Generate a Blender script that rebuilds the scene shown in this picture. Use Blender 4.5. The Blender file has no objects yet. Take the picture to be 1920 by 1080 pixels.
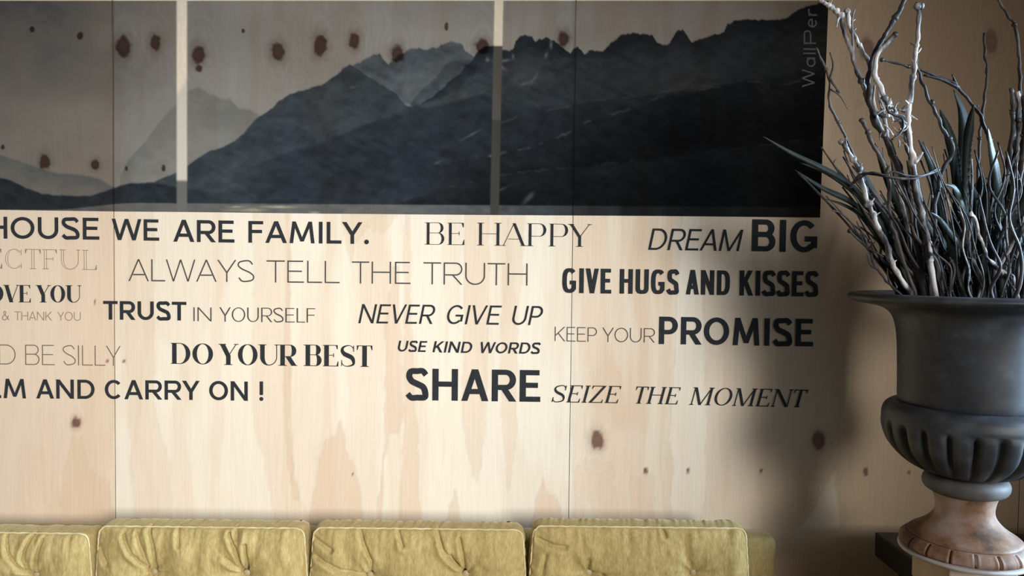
import bpy, bmesh, math, random
import numpy as np
from mathutils import Vector, Matrix, noise as mnoise

rng = random.Random(7)
C = bpy.context.scene.collection
PI = math.pi

# ------------------------------------------------------------------ camera
F = 1390.0
CAM = Vector((0, 0, 1.40))
PITCH = math.radians(1.9)
ROLL = math.radians(0.67)
X0 = Vector((1, 0, 0)); UP0 = Vector((0, math.sin(PITCH), math.cos(PITCH)))
FWD = Vector((0, math.cos(PITCH), -math.sin(PITCH)))
RIGHT = X0 * math.cos(ROLL) + UP0 * math.sin(ROLL)
UP = UP0 * math.cos(ROLL) - X0 * math.sin(ROLL)
cam_d = bpy.data.cameras.new('camera')
cam_d.sensor_width = 36.0; cam_d.lens = F * 36.0 / 1920.0
cam = bpy.data.objects.new('camera', cam_d); C.objects.link(cam)
R3 = Matrix((RIGHT, UP, -FWD)).transposed()
cam.matrix_world = Matrix.Translation(CAM) @ R3.to_4x4()
bpy.context.scene.camera = cam

# ------------------------------------------------------------------ world, lights, exposure
sc = bpy.context.scene
sc.view_settings.view_transform = 'Standard'
sc.view_settings.look = 'None'
sc.view_settings.gamma = 1.0
sc.view_settings.use_curve_mapping = False
sc.view_settings.exposure = 0.0
w = bpy.data.worlds.new('world'); sc.world = w; w.use_nodes = True
w.node_tree.nodes['Background'].inputs[0].default_value = (1.0, 0.90, 0.80, 1)
w.node_tree.nodes['Background'].inputs[1].default_value = 0.075

def area(name, loc, target, sx, sy, power, col, spread=180):
    l = bpy.data.lights.new(name, 'AREA'); l.shape = 'RECTANGLE'
    l.size = sx; l.size_y = sy; l.energy = power; l.color = col
    l.spread = math.radians(spread)
    o = bpy.data.objects.new(name, l); C.objects.link(o)
    o.location = loc
    d = Vector(target) - Vector(loc)
    o.rotation_euler = d.to_track_quat('-Z', 'Y').to_euler()
    return o
# big front window (light enters from the front right, its reveal keeps it off the right corner)
area('window_light_front', (1.60, -2.0, 2.0), (-0.78, 1.95, 1.09), 1.8, 1.2, 21.5, (1.0, 0.985, 0.965), 44)
# window in the right hand side wall
area('window_light_side', (2.6, 1.0, 1.55), (0.85, 0.95, 1.18), 0.7, 1.2, 36, (0.52, 0.76, 1.0), 48)

WY = 1.95      # back wall plane

def ray(px, py):
    return RIGHT * ((px - 960) / F) + UP * (-(py - 540) / F) + FWD
def at(px, py, y):
    d = ray(px, py); return CAM + d * (y / d.y)
def to_px(X, Z, Y=WY):
    """numpy: world point -> photo pixel"""
    vx, vy, vz = X - CAM.x, Y - CAM.y, Z - CAM.z
    a = vx * RIGHT.x + vy * RIGHT.y + vz * RIGHT.z
    b = vx * UP.x + vy * UP.y + vz * UP.z
    c = vx * FWD.x + vy * FWD.y + vz * FWD.z
    return 960 + F * a / c, 540 - F * b / c

# ------------------------------------------------------------------ helpers
def tag(o, label=None, cat=None, group=None, kind=None):
    if label: o['label'] = label
    if cat: o['category'] = cat
    if group: o['group'] = group
    if kind: o['kind'] = kind
    return o
def empty(name, loc, label=None, cat=None, group=None, kind=None):
    o = bpy.data.objects.new(name, None); C.objects.link(o); o.location = loc
    o.empty_display_size = 0.05
    return tag(o, label, cat, group, kind)
def link(name, me, mat=None, parent=None, smooth=False):
    if mat and not me.materials: me.materials.append(mat)
    if smooth: me.polygons.foreach_set('use_smooth', [True] * len(me.polygons))
    o = bpy.data.objects.new(name, me); C.objects.link(o)
    if parent:
        o.parent = parent
        o.matrix_parent_inverse = Matrix.Translation(parent.location).inverted()
    return o
def mesh(name, verts, faces, mat=None, parent=None, smooth=False):
    me = bpy.data.meshes.new(name); me.from_pydata([tuple(v) for v in verts], [], faces); me.update()
    return link(name, me, mat, parent, smooth)
def grid_mesh(name, xs, zs, yfun, col, mat, parent=None, smooth=False):
    """vertical grid in the XZ plane; col = (nz,nx,3) linear albedo"""
    nx, nz = len(xs), len(zs)
    X, Z = np.meshgrid(xs, zs)
    Y = np.full_like(X, yfun) if not callable(yfun) else yfun(X, Z)
    me = bpy.data.meshes.new(name)
    v = np.stack([X, Y, Z], -1).reshape(-1, 3).astype(np.float32)
    i = np.arange(nx * nz).reshape(nz, nx)
    q = np.stack([i[:-1, :-1], i[:-1, 1:], i[1:, 1:], i[1:, :-1]], -1).reshape(-1, 4).astype(np.int32)
    me.vertices.add(len(v)); me.vertices.foreach_set('co', v.ravel())
    me.loops.add(q.size); me.loops.foreach_set('vertex_index', q.ravel())
    me.polygons.add(len(q)); me.polygons.foreach_set('loop_start', np.arange(0, q.size, 4, dtype=np.int32))
    me.update(calc_edges=True)
    if col is not None:
        a = me.color_attributes.new('albedo', 'FLOAT_COLOR', 'POINT')
        cc = np.ones((len(v), 4), np.float32); cc[:, :3] = col.reshape(-1, 3)
        a.data.foreach_set('color', cc.ravel())
    return link(name, me, mat, parent, smooth)
def box_bm(bm, lo, hi, bevel=0.0, seg=2):
    m = Matrix.Translation([(a + b) / 2 for a, b in zip(lo, hi)]) @ Matrix.Diagonal([b - a for a, b in zip(lo, hi)] + [1])
    r = bmesh.ops.create_cube(bm, size=1, matrix=m)
    if bevel:
        es = list({e for v in r['verts'] for e in v.link_edges})
        bmesh.ops.bevel(bm, geom=es, offset=bevel, segments=seg, affect='EDGES', profile=0.5)
def box(name, lo, hi, mat, parent=None, bevel=0.0, seg=2, smooth=False):
    bm = bmesh.new(); box_bm(bm, lo, hi, bevel, seg)
    me = bpy.data.meshes.new(name); bm.to_mesh(me); bm.free()
    return link(name, me, mat, parent, smooth)
def catmull(pts, n=6):
    P = [Vector(p) for p in pts]; P = [P[0] * 2 - P[1]] + P + [P[-1] * 2 - P[-2]]
    out = []
    for i in range(1, len(P) - 2):
        a, b, c, d = P[i - 1:i + 3]
        for k in range(n):
            t = k / n
            out.append(0.5 * ((2 * b) + (c - a) * t + (2 * a - 5 * b + 4 * c - d) * t * t + (3 * b - a - 3 * c + d) * t ** 3))
    out.append(P[-2]); return out
def tube(pts, rad, sides=7, cap=True, V=None, Fc=None, closed=False):
    V = [] if V is None else V; Fc = [] if Fc is None else Fc
    n = len(pts); base = len(V); prev = None
    for i, p in enumerate(pts):
        if closed: t = (pts[(i + 1) % n] - pts[i - 1])
        else: t = pts[min(i + 1, n - 1)] - pts[max(i - 1, 0)]
        t = t.normalized() if t.length > 1e-9 else Vector((0, 0, 1))
        if prev is None:
            a = Vector((0, 1, 0)) if abs(t.y) < .9 else Vector((1, 0, 0))
            u = t.cross(a).normalized()
        else:
            u = (prev - t * prev.dot(t)).normalized()
        prev = u; v = t.cross(u)
        r = rad[i] if hasattr(rad, '__len__') else rad
        for k in range(sides):
            an = 2 * PI * k / sides
            V.append(p + (u * math.cos(an) + v * math.sin(an)) * r)
    m = n if closed else n - 1
    for i in range(m):
        for k in range(sides):
            a = base + i * sides + k; b = base + i * sides + (k + 1) % sides
            j = (i + 1) % n
            c = base + j * sides + (k + 1) % sides; d = base + j * sides + k
            Fc.append((a, b, c, d))
    if cap and not closed:
        Fc.append(tuple(base + k for k in reversed(range(sides))))
        Fc.append(tuple(base + (n - 1) * sides + k for k in range(sides)))
    return V, Fc

# ------------------------------------------------------------------ materials
def mat_base(name, col=(.5, .5, .5), rough=.6, spec=.3):
    m = bpy.data.materials.new(name); m.use_nodes = True
    nt = m.node_tree; b = nt.nodes['Principled BSDF']
    b.inputs['Base Color'].default_value = (*col, 1); b.inputs['Roughness'].default_value = rough
    b.inputs['Specular IOR Level'].default_value = spec
    return m, nt, b
def noise_node(nt, scale, detail=4, rough=.55, stretch=(1, 1, 1), coord='Object', dist=0):
    tc = nt.nodes.new('ShaderNodeTexCoord'); mp = nt.nodes.new('ShaderNodeMapping')
    mp.inputs['Scale'].default_value = stretch
    n = nt.nodes.new('ShaderNodeTexNoise'); n.inputs['Scale'].default_value = scale
    n.inputs['Detail'].default_value = detail; n.inputs['Roughness'].default_value = rough
    n.inputs['Distortion'].default_value = dist
    nt.links.new(tc.outputs[coord], mp.inputs[0]); nt.links.new(mp.outputs[0], n.inputs['Vector'])
    return n
def ramp(nt, src, stops):
    r = nt.nodes.new('ShaderNodeValToRGB'); e = r.color_ramp.elements
    while len(e) < len(stops): e.new(0.5)
    for k, (p, c) in enumerate(stops):
        e[k].position = p; e[k].color = (*c, 1) if len(c) == 3 else c
    nt.links.new(src, r.inputs[0]); return r
def bump(nt, b, src, strength, dist=.002):
    bp = nt.nodes.new('ShaderNodeBump'); bp.inputs['Strength'].default_value = strength
    bp.inputs['Distance'].default_value = dist
    nt.links.new(src, bp.inputs['Height']); nt.links.new(bp.outputs[0], b.inputs['Normal'])
def noisy(name, stops, scale, rough=.6, spec=.3, detail=5, stretch=(1, 1, 1), bmp=.3, dist=.002, distort=0):
    m, nt, b = mat_base(name, rough=rough, spec=spec)
    n = noise_node(nt, scale, detail, stretch=stretch, dist=distort)
    r = ramp(nt, n.outputs['Fac'], stops); nt.links.new(r.outputs[0], b.inputs['Base Color'])
    if bmp: bump(nt, b, n.outputs['Fac'], bmp, dist)
    return m
def attr_wood(name, rough, spec, amt=.10):
    """plywood: stain, knots and veneer figure from the mesh attribute, fine fibre from noise"""
    m, nt, b = mat_base(name, rough=rough, spec=spec)
    a = nt.nodes.new('ShaderNodeAttribute'); a.attribute_name = 'albedo'
    n = noise_node(nt, 9, 6, .6, (26, 1, 1.0), dist=.2)
    r = ramp(nt, n.outputs['Fac'], [(.3, (1 - amt,) * 3), (.7, (1, 1, 1))])
    mx = nt.nodes.new('ShaderNodeMix'); mx.data_type = 'RGBA'; mx.blend_type = 'MULTIPLY'
    mx.inputs[0].default_value = 1
    nt.links.new(a.outputs['Color'], mx.inputs[6]); nt.links.new(r.outputs[0], mx.inputs[7])
    nt.links.new(mx.outputs[2], b.inputs['Base Color'])
    bump(nt, b, n.outputs['Fac'], .12, .0006)
    return m
M_WOOD = attr_wood('plywood', .55, .25, .09)
M_PRINT = attr_wood('mural_ink_on_plywood', .85, .05, .06)
def ink(name, col): 
    return noisy(name, [(.3, tuple(c * .85 for c in col)), (.7, tuple(c * 1.15 for c in col))], 60, rough=.85, spec=.06, bmp=0)
M_INK = {'dark': ink('ink_charcoal', (.030, .033, .037)), 'mid': ink('ink_dark_grey', (.075, .072, .07)),
         'light': ink('ink_warm_grey', (.26, .20, .15)), 'brown': ink('ink_thin_brown_grey', (.17, .13, .10)),
         'pale': ink('ink_pale_grey', (.11, .11, .115))}
M_EDGE = mat_base('panel_edge', (.10, .065, .04), .8, .1)[0]

# ------------------------------------------------------------------ numpy noise
def _lat(n, seed):
    return np.random.RandomState(seed).rand(n, n)
LATS = [_lat(128, s) for s in range(8)]
def vnoise(x, y, k=0):
    L = LATS[k % 8]; xi = np.floor(x).astype(int); yi = np.floor(y).astype(int)
    fx = x - xi; fy = y - yi; fx = fx * fx * (3 - 2 * fx); fy = fy * fy * (3 - 2 * fy)
    g = lambda a, b: L[a % 128, b % 128]
    return (g(xi, yi) * (1 - fx) + g(xi + 1, yi) * fx) * (1 - fy) + (g(xi, yi + 1) * (1 - fx) + g(xi + 1, yi + 1) * fx) * fy
def fbm(x, y, o=4, k=0):
    s = 0; a = .5; t = 0
    for i in range(o):
        s = s + a * vnoise(x * 2 ** i + 17.3 * i, y * 2 ** i + 9.1 * i, k + i); t += a; a *= .5
    return s / t
def sstep(a, b, x):
    t = np.clip((x - a) / (b - a), 0, 1); return t * t * (3 - 2 * t)
def mix(c, d, a):
    return c * (1 - a[..., None]) + np.asarray(d) * a[..., None]
def poly_mask(x, y, P, soft=3):
    """signed distance to polygon -> soft inside mask"""
    d = np.full(x.shape, 1e9); ins = np.zeros(x.shape, bool)
    n = len(P)
    for i in range(n):
        ax, ay = P[i]; bx, by = P[(i + 1) % n]
        ex, ey = bx - ax, by - ay
        t = np.clip(((x - ax) * ex + (y - ay) * ey) / (ex * ex + ey * ey + 1e-9), 0, 1)
        d = np.minimum(d, (x - ax - t * ex) ** 2 + (y - ay - t * ey) ** 2)
        if ay != by:
            c = ((ay > y) != (by > y)) & (x < (bx - ax) * (y - ay) / (by - ay) + ax)
            ins ^= c
    s = np.sqrt(d) * np.where(ins, 1, -1)
    return sstep(-soft, soft, s)

# ------------------------------------------------------------------ plywood figure (albedo, with some right-hand shade in it)
CREAM = np.array([.83, .755, .62]); TAN = np.array([.70, .525, .36]); PINK = np.array([.73, .56, .41])
KNOTS = [(60, 55, 5, 6), (150, 67, 6, 7), (231, 88, 14, 21), (291, 80, 10, 15), (372, 102, 12, 17), (373, 129, 6, 7),
         (456, 58, 3, 4), (521, 97, 13, 17), (601, 85, 12, 20), (664, 77, 10, 15), (745, 102, 12, 17), (837, 50, 4, 8),
         (905, 88, 13, 15), (1057, 73, 10, 14), (84, 303, 10, 14), (178, 309, 8, 10), (237, 316, 3, 5), (307, 315, 4, 7),
         (5, 276, 4, 5), (143, 792, 8, 10), (202, 676, 3, 3), (233, 677, 3, 3), (178, 567, 3, 3), (1120, 825, 12, 18), (1210, 883, 5, 6),
         (1290, 883, 3, 4), (1427, 884, 4, 4), (1535, 826, 13, 18), (1623, 885, 5, 8), (1705, 886, 3, 4),
         (1625, 92, 14, 22), (1858, 78, 13, 22), (661, 889, 2, 2), (-160, 420, 12, 17), (-300, 800, 10, 14)]
STAINS = [
    ([(576, 990), (590, 920), (600, 862), (608, 828), (620, 820), (628, 818), (634, 795), (641, 788), (645, 812), (650, 845), (657, 868), (662, 860), (670, 895), (677, 940), (681, 990)], PINK, .75),
    ([(708, 990), (714, 900), (722, 830), (724, 620), (736, 500), (746, 500), (756, 770), (745, 812), (727, 812), (720, 900), (716, 990)], PINK, .7),
    ([(748, 990), (752, 900), (757, 800), (758, 400), (768, 400), (777, 760), (784, 830), (782, 900), (792, 990)], TAN, .45),
    ([(872, 400), (868, 790), (880, 860), (886, 890), (896, 906), (902, 880), (908, 830), (914, 740), (918, 400)], TAN, .4),
    ([(992, 990), (1005, 940), (1018, 895), (1026, 925), (1045, 932), (1058, 990)], PINK, .8),
    ([(476, 400), (474, 770), (482, 825), (492, 850), (505, 910), (520, 990), (592, 990), (560, 930), (548, 860), (540, 400)], TAN, .33),
    ([(545, 400), (543, 700), (540, 800), (552, 900), (560, 935), (552, 935), (538, 870), (532, 740), (536, 400)], TAN, .5),
    ([(834, 990), (842, 950), (852, 915), (860, 950), (868, 990)], TAN, .5),
    ([(955, 400), (940, 560), (938, 700), (945, 830), (952, 930), (968, 830), (970, 640), (985, 400)], TAN, .4),
    ([(290, 400), (288, 760), (300, 810), (320, 870), (322, 990), (255, 990), (240, 800), (236, 560), (246, 400)], TAN, .30),
    ([(640, 404), (652, 470), (656, 500), (668, 455), (690, 425), (720, 440), (744, 404)], TAN, .45),
    ([(112, 990), (118, 890), (136, 818), (152, 818), (166, 880), (205, 905), (216, 990)], TAN, .6),
    ([(1280, 400), (1256, 830), (1262, 860), (1258, 960), (1268, 990), (1308, 990), (1322, 930), (1325, 740), (1310, 400)], CREAM, .75),
    ([(1180, 990), (1182, 895), (1225, 888), (1228, 990)], PINK, .6),
    ([(1500, 990), (1540, 930), (1565, 880), (1575, 990)], CREAM, .35),
    ([(1078, 990), (1080, 880), (1100, 860), (1150, 870), (1160, 990), (1120, 990), (1105, 930), (1090, 990)], TAN, .25),
]
SEAMS = None
def wood_rgb(px, py):
    """px,py pixel coords on the wall plane"""
    warp = (fbm(px / 60, py / 130, 3, 1) - .5) * 26
    col = np.broadcast_to(CREAM, px.shape + (3,)).copy()
    p1 = px < 215; p3 = px > 1072
    f = fbm((px + warp) / 34, py / 420, 4, 2)
    g = fbm((px + warp * .6) / 90 + 5, py / 520, 3, 4)
    amt = sstep(.46, .62, f) * .35 + sstep(.50, .56, g) * .28
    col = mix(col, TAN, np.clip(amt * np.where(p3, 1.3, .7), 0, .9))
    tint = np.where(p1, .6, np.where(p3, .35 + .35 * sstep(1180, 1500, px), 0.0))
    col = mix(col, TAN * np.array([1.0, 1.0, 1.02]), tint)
    col = mix(col, [.46, .325, .20], sstep(1360, 1600, px) * .8)  # browner wood to the right, also darkened in colour for the dim corner
    wx = px + (fbm(px / 9, py / 24, 3, 3) - .5) * 9
    for P, c, a in STAINS:
        xs = [p[0] for p in P]; ys = [p[1] for p in P]
        sel = (px > min(xs) - 15) & (px < max(xs) + 15) & (py > min(ys) - 15) & (py < max(ys) + 15)
        if not sel.any(): continue
        m = poly_mask(wx[sel], py[sel], P, 2.2)
        top = max(ys) < 1000
        e = 4 * m * (1 - m)
        cc = col[sel]; cc = mix(cc, c, m * a); cc = cc * (1 - .07 * e[..., None]); col[sel] = cc
    # knots with figure around them
    nz = (fbm(px / 7, py / 7, 3, 5) - .5)
    for kx, ky, rx, ry in KNOTS:
        sel = (abs(px - kx) < rx * 7 + 6) & (abs(py - ky) < ry * 7 + 6)
        if not sel.any(): continue
        X = px[sel]; Y = py[sel]
        d = np.sqrt(((X - kx) / rx) ** 2 + ((Y - ky) / ry) ** 2) * (1 + nz[sel] * .5)
        cc = col[sel]
        if rx > 7:
            d2 = np.sqrt(((X - kx) / rx) ** 2 + ((Y - ky) / (ry * 1.9)) ** 2) * (1 + (fbm(X / 25, Y / 25, 2, 6) - .5) * .7)
            rings = (.5 + .5 * np.sin(d2 * 7.0)) * sstep(6.5, 1.2, d2)
            cc = mix(cc, PINK * .92, rings * .30)
            cc = mix(cc, TAN * .62, sstep(2.2, .9, d) * .55)
        cc = mix(cc, [.150, .066, .046], sstep(1.18, .75, d) * .93)
        cc = mix(cc, [.24, .13, .095], sstep(.7, .1, d) * (.5 if rx > 7 else 0))
        col[sel] = cc
    # broad reddish tone at the upper right of the wall
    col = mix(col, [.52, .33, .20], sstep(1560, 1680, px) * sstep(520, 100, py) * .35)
    return col

# ------------------------------------------------------------------ mural (albedo = ink over plywood)
def ridge(pts, px, k, rough):
    xs = np.array([p[0] for p in pts], float); ys = np.array([p[1] for p in pts], float)
    y = np.interp(px, xs, ys, left=2000, right=2000)
    return y + (fbm(px / 9, px * 0 + k, 4, k) - .5) * rough
R_far = [(225, 330), (240, 302), (255, 282), (270, 268), (290, 240), (308, 218), (320, 205), (336, 190), (348, 172), (360, 168), (375, 165), (388, 174), (400, 178), (415, 186), (432, 184), (440, 196), (447, 204), (470, 206), (500, 224), (560, 240), (640, 250)]
R_main = [(262, 345), (290, 340), (330, 323), (350, 312), (372, 296), (390, 285), (418, 276), (440, 264), (455, 252), (466, 238), (480, 224), (495, 214), (510, 203), (522, 190), (532, 184), (545, 176), (558, 172), (580, 166), (603, 160), (617, 150), (632, 139), (645, 129), (655, 120), (668, 127), (683, 140), (700, 149), (716, 160), (732, 170), (745, 178), (753, 190), (765, 201), (780, 197), (800, 192), (825, 186), (850, 173), (870, 160), (890, 146), (905, 142), (920, 132), (932, 124), (945, 140), (960, 152), (985, 160), (1004, 150), (1012, 130), (1030, 110), (1060, 108), (1100, 110), (1600, 100)]
R_mid = [(640, 128), (662, 123), (676, 117), (690, 108), (702, 102), (712, 99), (718, 112), (728, 120), (738, 112), (752, 100), (768, 90), (785, 89), (800, 92), (815, 90), (826, 84), (840, 79), (856, 80), (866, 84), (874, 96), (890, 106), (905, 104), (960, 120), (1010, 120), (1060, 130)]
R_mid2 = [(762, 204), (785, 176), (806, 156), (822, 140), (832, 124), (840, 118), (852, 115), (866, 119), (884, 112), (1000, 110)]
R_dark = [(790, 196), (812, 180), (836, 160), (852, 145), (868, 132), (880, 118), (886, 112), (893, 98), (905, 90), (918, 86), (932, 88), (944, 94), (955, 98), (962, 92), (967, 78), (976, 68), (987, 64), (997, 68), (1004, 78), (1012, 74), (1024, 70), (1040, 76), (1052, 84), (1062, 94), (1070, 101), (1076, 90), (1083, 86), (1090, 92), (1096, 102), (1104, 97), (1118, 93), (1130, 98), (1140, 88), (1152, 74), (1164, 66), (1180, 63), (1204, 63), (1222, 66), (1232, 76), (1242, 86), (1256, 80), (1264, 66), (1272, 58), (1280, 57), (1287, 66), (1296, 79), (1310, 74), (1330, 67), (1347, 62), (1358, 58), (1364, 44), (1380, 40), (1405, 36), (1440, 36), (1462, 39), (1476, 33), (1484, 24), (1500, 17), (1520, 10), (1545, 2), (1600, -10)]
R_lhill = [(-200, 260), (0, 291), (30, 300), (55, 308), (85, 320), (115, 326), (150, 327), (180, 333), (200, 342), (215, 352)]
R_low = [(-200, 310), (0, 332), (20, 338), (45, 350), (75, 361), (105, 366), (140, 367), (170, 366), (190, 360), (215, 351), (245, 343), (280, 342), (300, 345), (340, 352), (400, 360), (1600, 360)]
def mural_rgb(px, py):
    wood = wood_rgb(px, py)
    T = np.empty(px.shape + (3,))
    n1 = fbm(px / 120, py / 70, 4, 3); n2 = fbm(px / 30, py / 18, 4, 5)
    v = .20 + .12 * sstep(60, 560, px) + .01 * sstep(980, 1450, px) + (n1 - .5) * .10 + sstep(120, 300, py) * .03
    v = v - .06 * sstep(260, 0, px) * sstep(200, 0, py)
    T[:] = v[..., None] * np.array([.93, 1.0, 1.12])
    def layer(R, lo, hi, y2, a, k, rough, soft=2.0):
        nonlocal T
        yr = ridge(R, px, k, rough)
        m = sstep(-soft, soft, py - yr) * a
        if R is R_dark: m = m * (1 - sstep(960, 850, px) * sstep(20, 60, py - yr))
        g = sstep(0, y2, py - yr)[..., None]
        c = np.array(lo) * (1 - g) + np.array(hi) * g
        c = c * (1 + (n2 - .5)[..., None] * .5)
        T = T * (1 - m[..., None]) + c * m[..., None]
        return yr
    layer(R_far, (.17, .195, .22), (.23, .25, .27), 120, .75, 1, 4, 3.5)
    layer(R_lhill, (.13, .16, .185), (.17, .195, .22), 50, .9, 2, 3, 3)
    layer(R_mid, (.085, .103, .118), (.11, .13, .145), 90, .95, 3, 9, 2.5)
    layer(R_mid2, (.060, .072, .084), (.12, .14, .155), 80, .8, 6, 6, 3)
    layer(R_dark, (.026, .034, .043), (.055, .066, .078), 75, 1, 4, 9, 1.8)
    layer(R_main, (.045, .058, .068), (.040, .050, .062), 120, .96, 5, 4, 2.0)
    # darker rock, haze banks and the foreground slopes
    def blob(x0, y0, sx, sy, c, a, rot=0):
        nonlocal T
        cr, sr = math.cos(rot), math.sin(rot)
        dx = px - x0; dy = py - y0
        u = (dx * cr + dy * sr) / sx; w_ = (-dx * sr + dy * cr) / sy
        m = np.exp(-(u * u + w_ * w_)) * a * np.clip(.45 + n2 * 1.1, 0, 1)
        low = sstep(-3, 8, py - np.minimum(ridge(R_main, px, 5, 4), ridge(R_dark, px, 4, 9)))
        m = m * low
        T = T * (1 - m[..., None]) + np.array(c) * m[..., None]
    blob(660, 230, 70, 40, (.060, .072, .080), .8, .3)
    blob(480, 330, 90, 40, (.065, .080, .090), .75)
    blob(590, 320, 80, 50, (.045, .06, .07), .7)
    blob(640, 350, 40, 20, (.060, .055, .052), .6)
    blob(860, 190, 80, 18, (.075, .088, .095), .8, -.45)
    blob(980, 140, 40, 30, (.080, .085, .092), .6)
    blob(1230, 130, 150, 40, (.060, .070, .078), .7, -.25)
    blob(1290, 165, 60, 25, (.085, .095, .088), .6, -.2)
    blob(1040, 225, 120, 26, (.045, .054, .064), .7, -.35)
    def slope(pts, lo, hi, depth, a, k, rough, hl=0):
        nonlocal T
        yr = np.minimum(ridge(pts, px, k, rough), 1400)
        d = py - yr; ok = sstep(pts[0][0], pts[0][0] + 110, px)
        m = sstep(-2.5, 5, d) * a * ok
        g = sstep(0, depth, d)[..., None]
        c = (np.array(lo) * (1 - g) + np.array(hi) * g) * (1 + (n2 - .5)[..., None] * .6)
        T = T * (1 - m[..., None]) + c * m[..., None]
        if hl:
            e = np.exp(-(d / 2.0) ** 2) * ok * hl * .45 * sstep(.50, .66, fbm(px / 24, py / 14, 3, k + 1))
            T = T * (1 - e[..., None]) + np.array([.16, .175, .18]) * e[..., None]
    slope([(420, 330), (520, 292), (600, 266), (660, 243), (720, 219), (780, 205), (850, 190), (905, 175), (960, 200), (1100, 200), (1600, 190)], (.027, .035, .044), (.024, .031, .040), 80, .75, 2, 5)
    slope([(860, 260), (920, 238), (985, 214), (1040, 205), (1100, 190), (1180, 182), (1600, 120)], (.030, .036, .044), (.02, .026, .033), 60, .75, 6, 5, .5)
    slope([(760, 330), (850, 302), (930, 290), (1000, 275), (1060, 252), (1110, 224), (1180, 205), (1240, 182), (1320, 168), (1400, 150), (1460, 160), (1600, 130)], (.020, .024, .029), (.0085, .0095, .011), 90, .9, 1, 6, .8)
    slope([(690, 390), (760, 372), (850, 350), (930, 330), (1000, 320), (1200, 300), (1600, 250)], (.018, .022, .026), (.010, .012, .014), 60, .8, 3, 8, .3)
    slope(R_low, (.030, .038, .046), (.026, .032, .040), 30, 1 , 4, 3) if False else None
    mlow = sstep(-2, 3, py - ridge(R_low, px, 4, 3)) * sstep(480, 330, px)
    T = mix(T, [.030, .038, .046], mlow)
    # small snow fields
    for sx, sy, a, b, r, am in [(935, 122, 12, 3, .6, .8), (945, 114, 10, 2.5, -.15, .8), (766, 197, 6, 2, .3, .8), (984, 157, 8, 3, -.3, .6), (1033, 84, 3, 8, 0, .7), (1024, 104, 3, 6, .3, .5), (914, 112, 3, 4, 0, .7), (962, 106, 2, 4, 0, .6), (1000, 150, 3, 14, .6, .35),
                                (883, 253, 18, 2, -.5, .35), (928, 291, 10, 2, -.2, .6), (820, 305, 6, 2, -.4, .4), (990, 372, 12, 4, -.8, .5), (940, 355, 12, 2, -.4, .25), (660, 164, 8, 2.5, -.15, .35)]:
        cr, sr = math.cos(r), math.sin(r); dx = px - sx; dy = py - sy
        m = np.exp(-(((dx * cr + dy * sr) / a) ** 2 + ((-dx * sr + dy * cr) / b) ** 2)) * am * np.clip(n2 * 1.6, 0, 1)
        T = mix(T, [.26, .29, .31], m)
    # firs on the dark slope
    for fx, fy, s in [(1340, 205, 1), (1325, 225, .7), (1356, 228, .7), (1250, 300, .5), (1275, 310, .5), (1405, 240, .6)]:
        d = py - fy; wd = np.clip(d, 0, 80) * .16 * s * (1 + .5 * np.sin(d * .8))
        T = mix(T, [.009, .011, .014], sstep(2, -2, abs(px - fx) - wd) * (d > 0) * sstep(110 * s, 30, d) * .8)
    # large knot ring ghosting through the dark ink
    d = np.sqrt(((px - 1430) / 60) ** 2 + ((py - 118) / 75) ** 2) * (1 + (n1 - .5) * .5)
    low = sstep(45, 75, py)
    T = mix(T, [.050, .058, .066], .45 * np.exp(-((d - .9) / .13) ** 2) * low * sstep(200, 110, py))
    d = np.sqrt(((px - 1429) / 16) ** 2 + ((py - 147) / 24) ** 2)
    T = mix(T, [.045, .05, .058], (.5 + .5 * np.cos(d * 7)) * sstep(2.2, .4, d) * .6)
    # lake strip at the foot
    top = 379 + (px / 1537) * 10 + sstep(260, 90, px) * 14
    lk = sstep(-1.5, 1.5, py - top) * (1 - sstep(700, 1250, px) * .85)
    c = np.array([.150, .165, .175])[None, :] * (.8 + .5 * n2[..., None])
    T = T * (1 - (lk * .9)[..., None]) + c * (lk * .9)[..., None]
    for sx, sy, a, b in [(468, 394, 30, 3), (520, 388, 28, 2), (590, 399, 8, 2), (445, 388, 14, 1.5)]:
        T = mix(T, [.75, .75, .72], np.exp(-((px - sx) / a) ** 2 - ((py - sy) / b) ** 2) * .7 * np.clip(n2 * 1.5, 0, 1))
    mott = (fbm(px / 16 + py / 40, py / 12, 4, 7) - .5); streak = (fbm((px + py * 1.6) / 50, (py - px * .5) / 9, 3, 2) - .5)
    dk = sstep(.2, .1, T.mean(-1))
    T = T * (1 + (dk * (mott * .6 + streak * .45))[..., None])
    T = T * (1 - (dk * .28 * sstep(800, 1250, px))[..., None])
    T = T * (1 - dk[..., None] * (1 - np.array([.88, 1.0, 1.25])))
    # unprinted / faintly printed seams between the print passes
    c1 = 341 + py * 0.0; c2 = 935.5 - py * .021
    lum = T.mean(-1, keepdims=True)
    g1 = sstep(11, 8.5, abs(px - c1)); g2 = sstep(9.5, 7.5, abs(px - c2))
    s1 = sstep(150, 175, py - (px - 341) * -1.5)
    bare1 = np.ones_like(T) * .97 * (1 - s1[..., None]) + s1[..., None] * np.array([.72, .75, .80])
    bare1 = mix(bare1, [.17, .19, .22], sstep(335, 342, py))
    s2 = sstep(84, 88, py)
    bare2 = np.ones_like(T) * .95 * (1 - s2[..., None]) + s2[..., None] * np.array([.105, .115, .12])
    bare2 = mix(bare2, [.060, .07, .08], sstep(222, 228, py) * .9)
    T = T * (1 - g1[..., None]) + bare1 * g1[..., None]
    T = T * (1 - g2[..., None]) + bare2 * g2[..., None]
    # panel joint running through the print
    for xs_ in (lambda y: 211 + y * .006, lambda y: 1080 - y * .0145):
        T = T * (1 - (sstep(1.6, .6, abs(px - xs_(py))) * .6)[..., None])
    edge = sstep(0, 5, py - (1.5 + px * 0)) * 1.0
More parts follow.
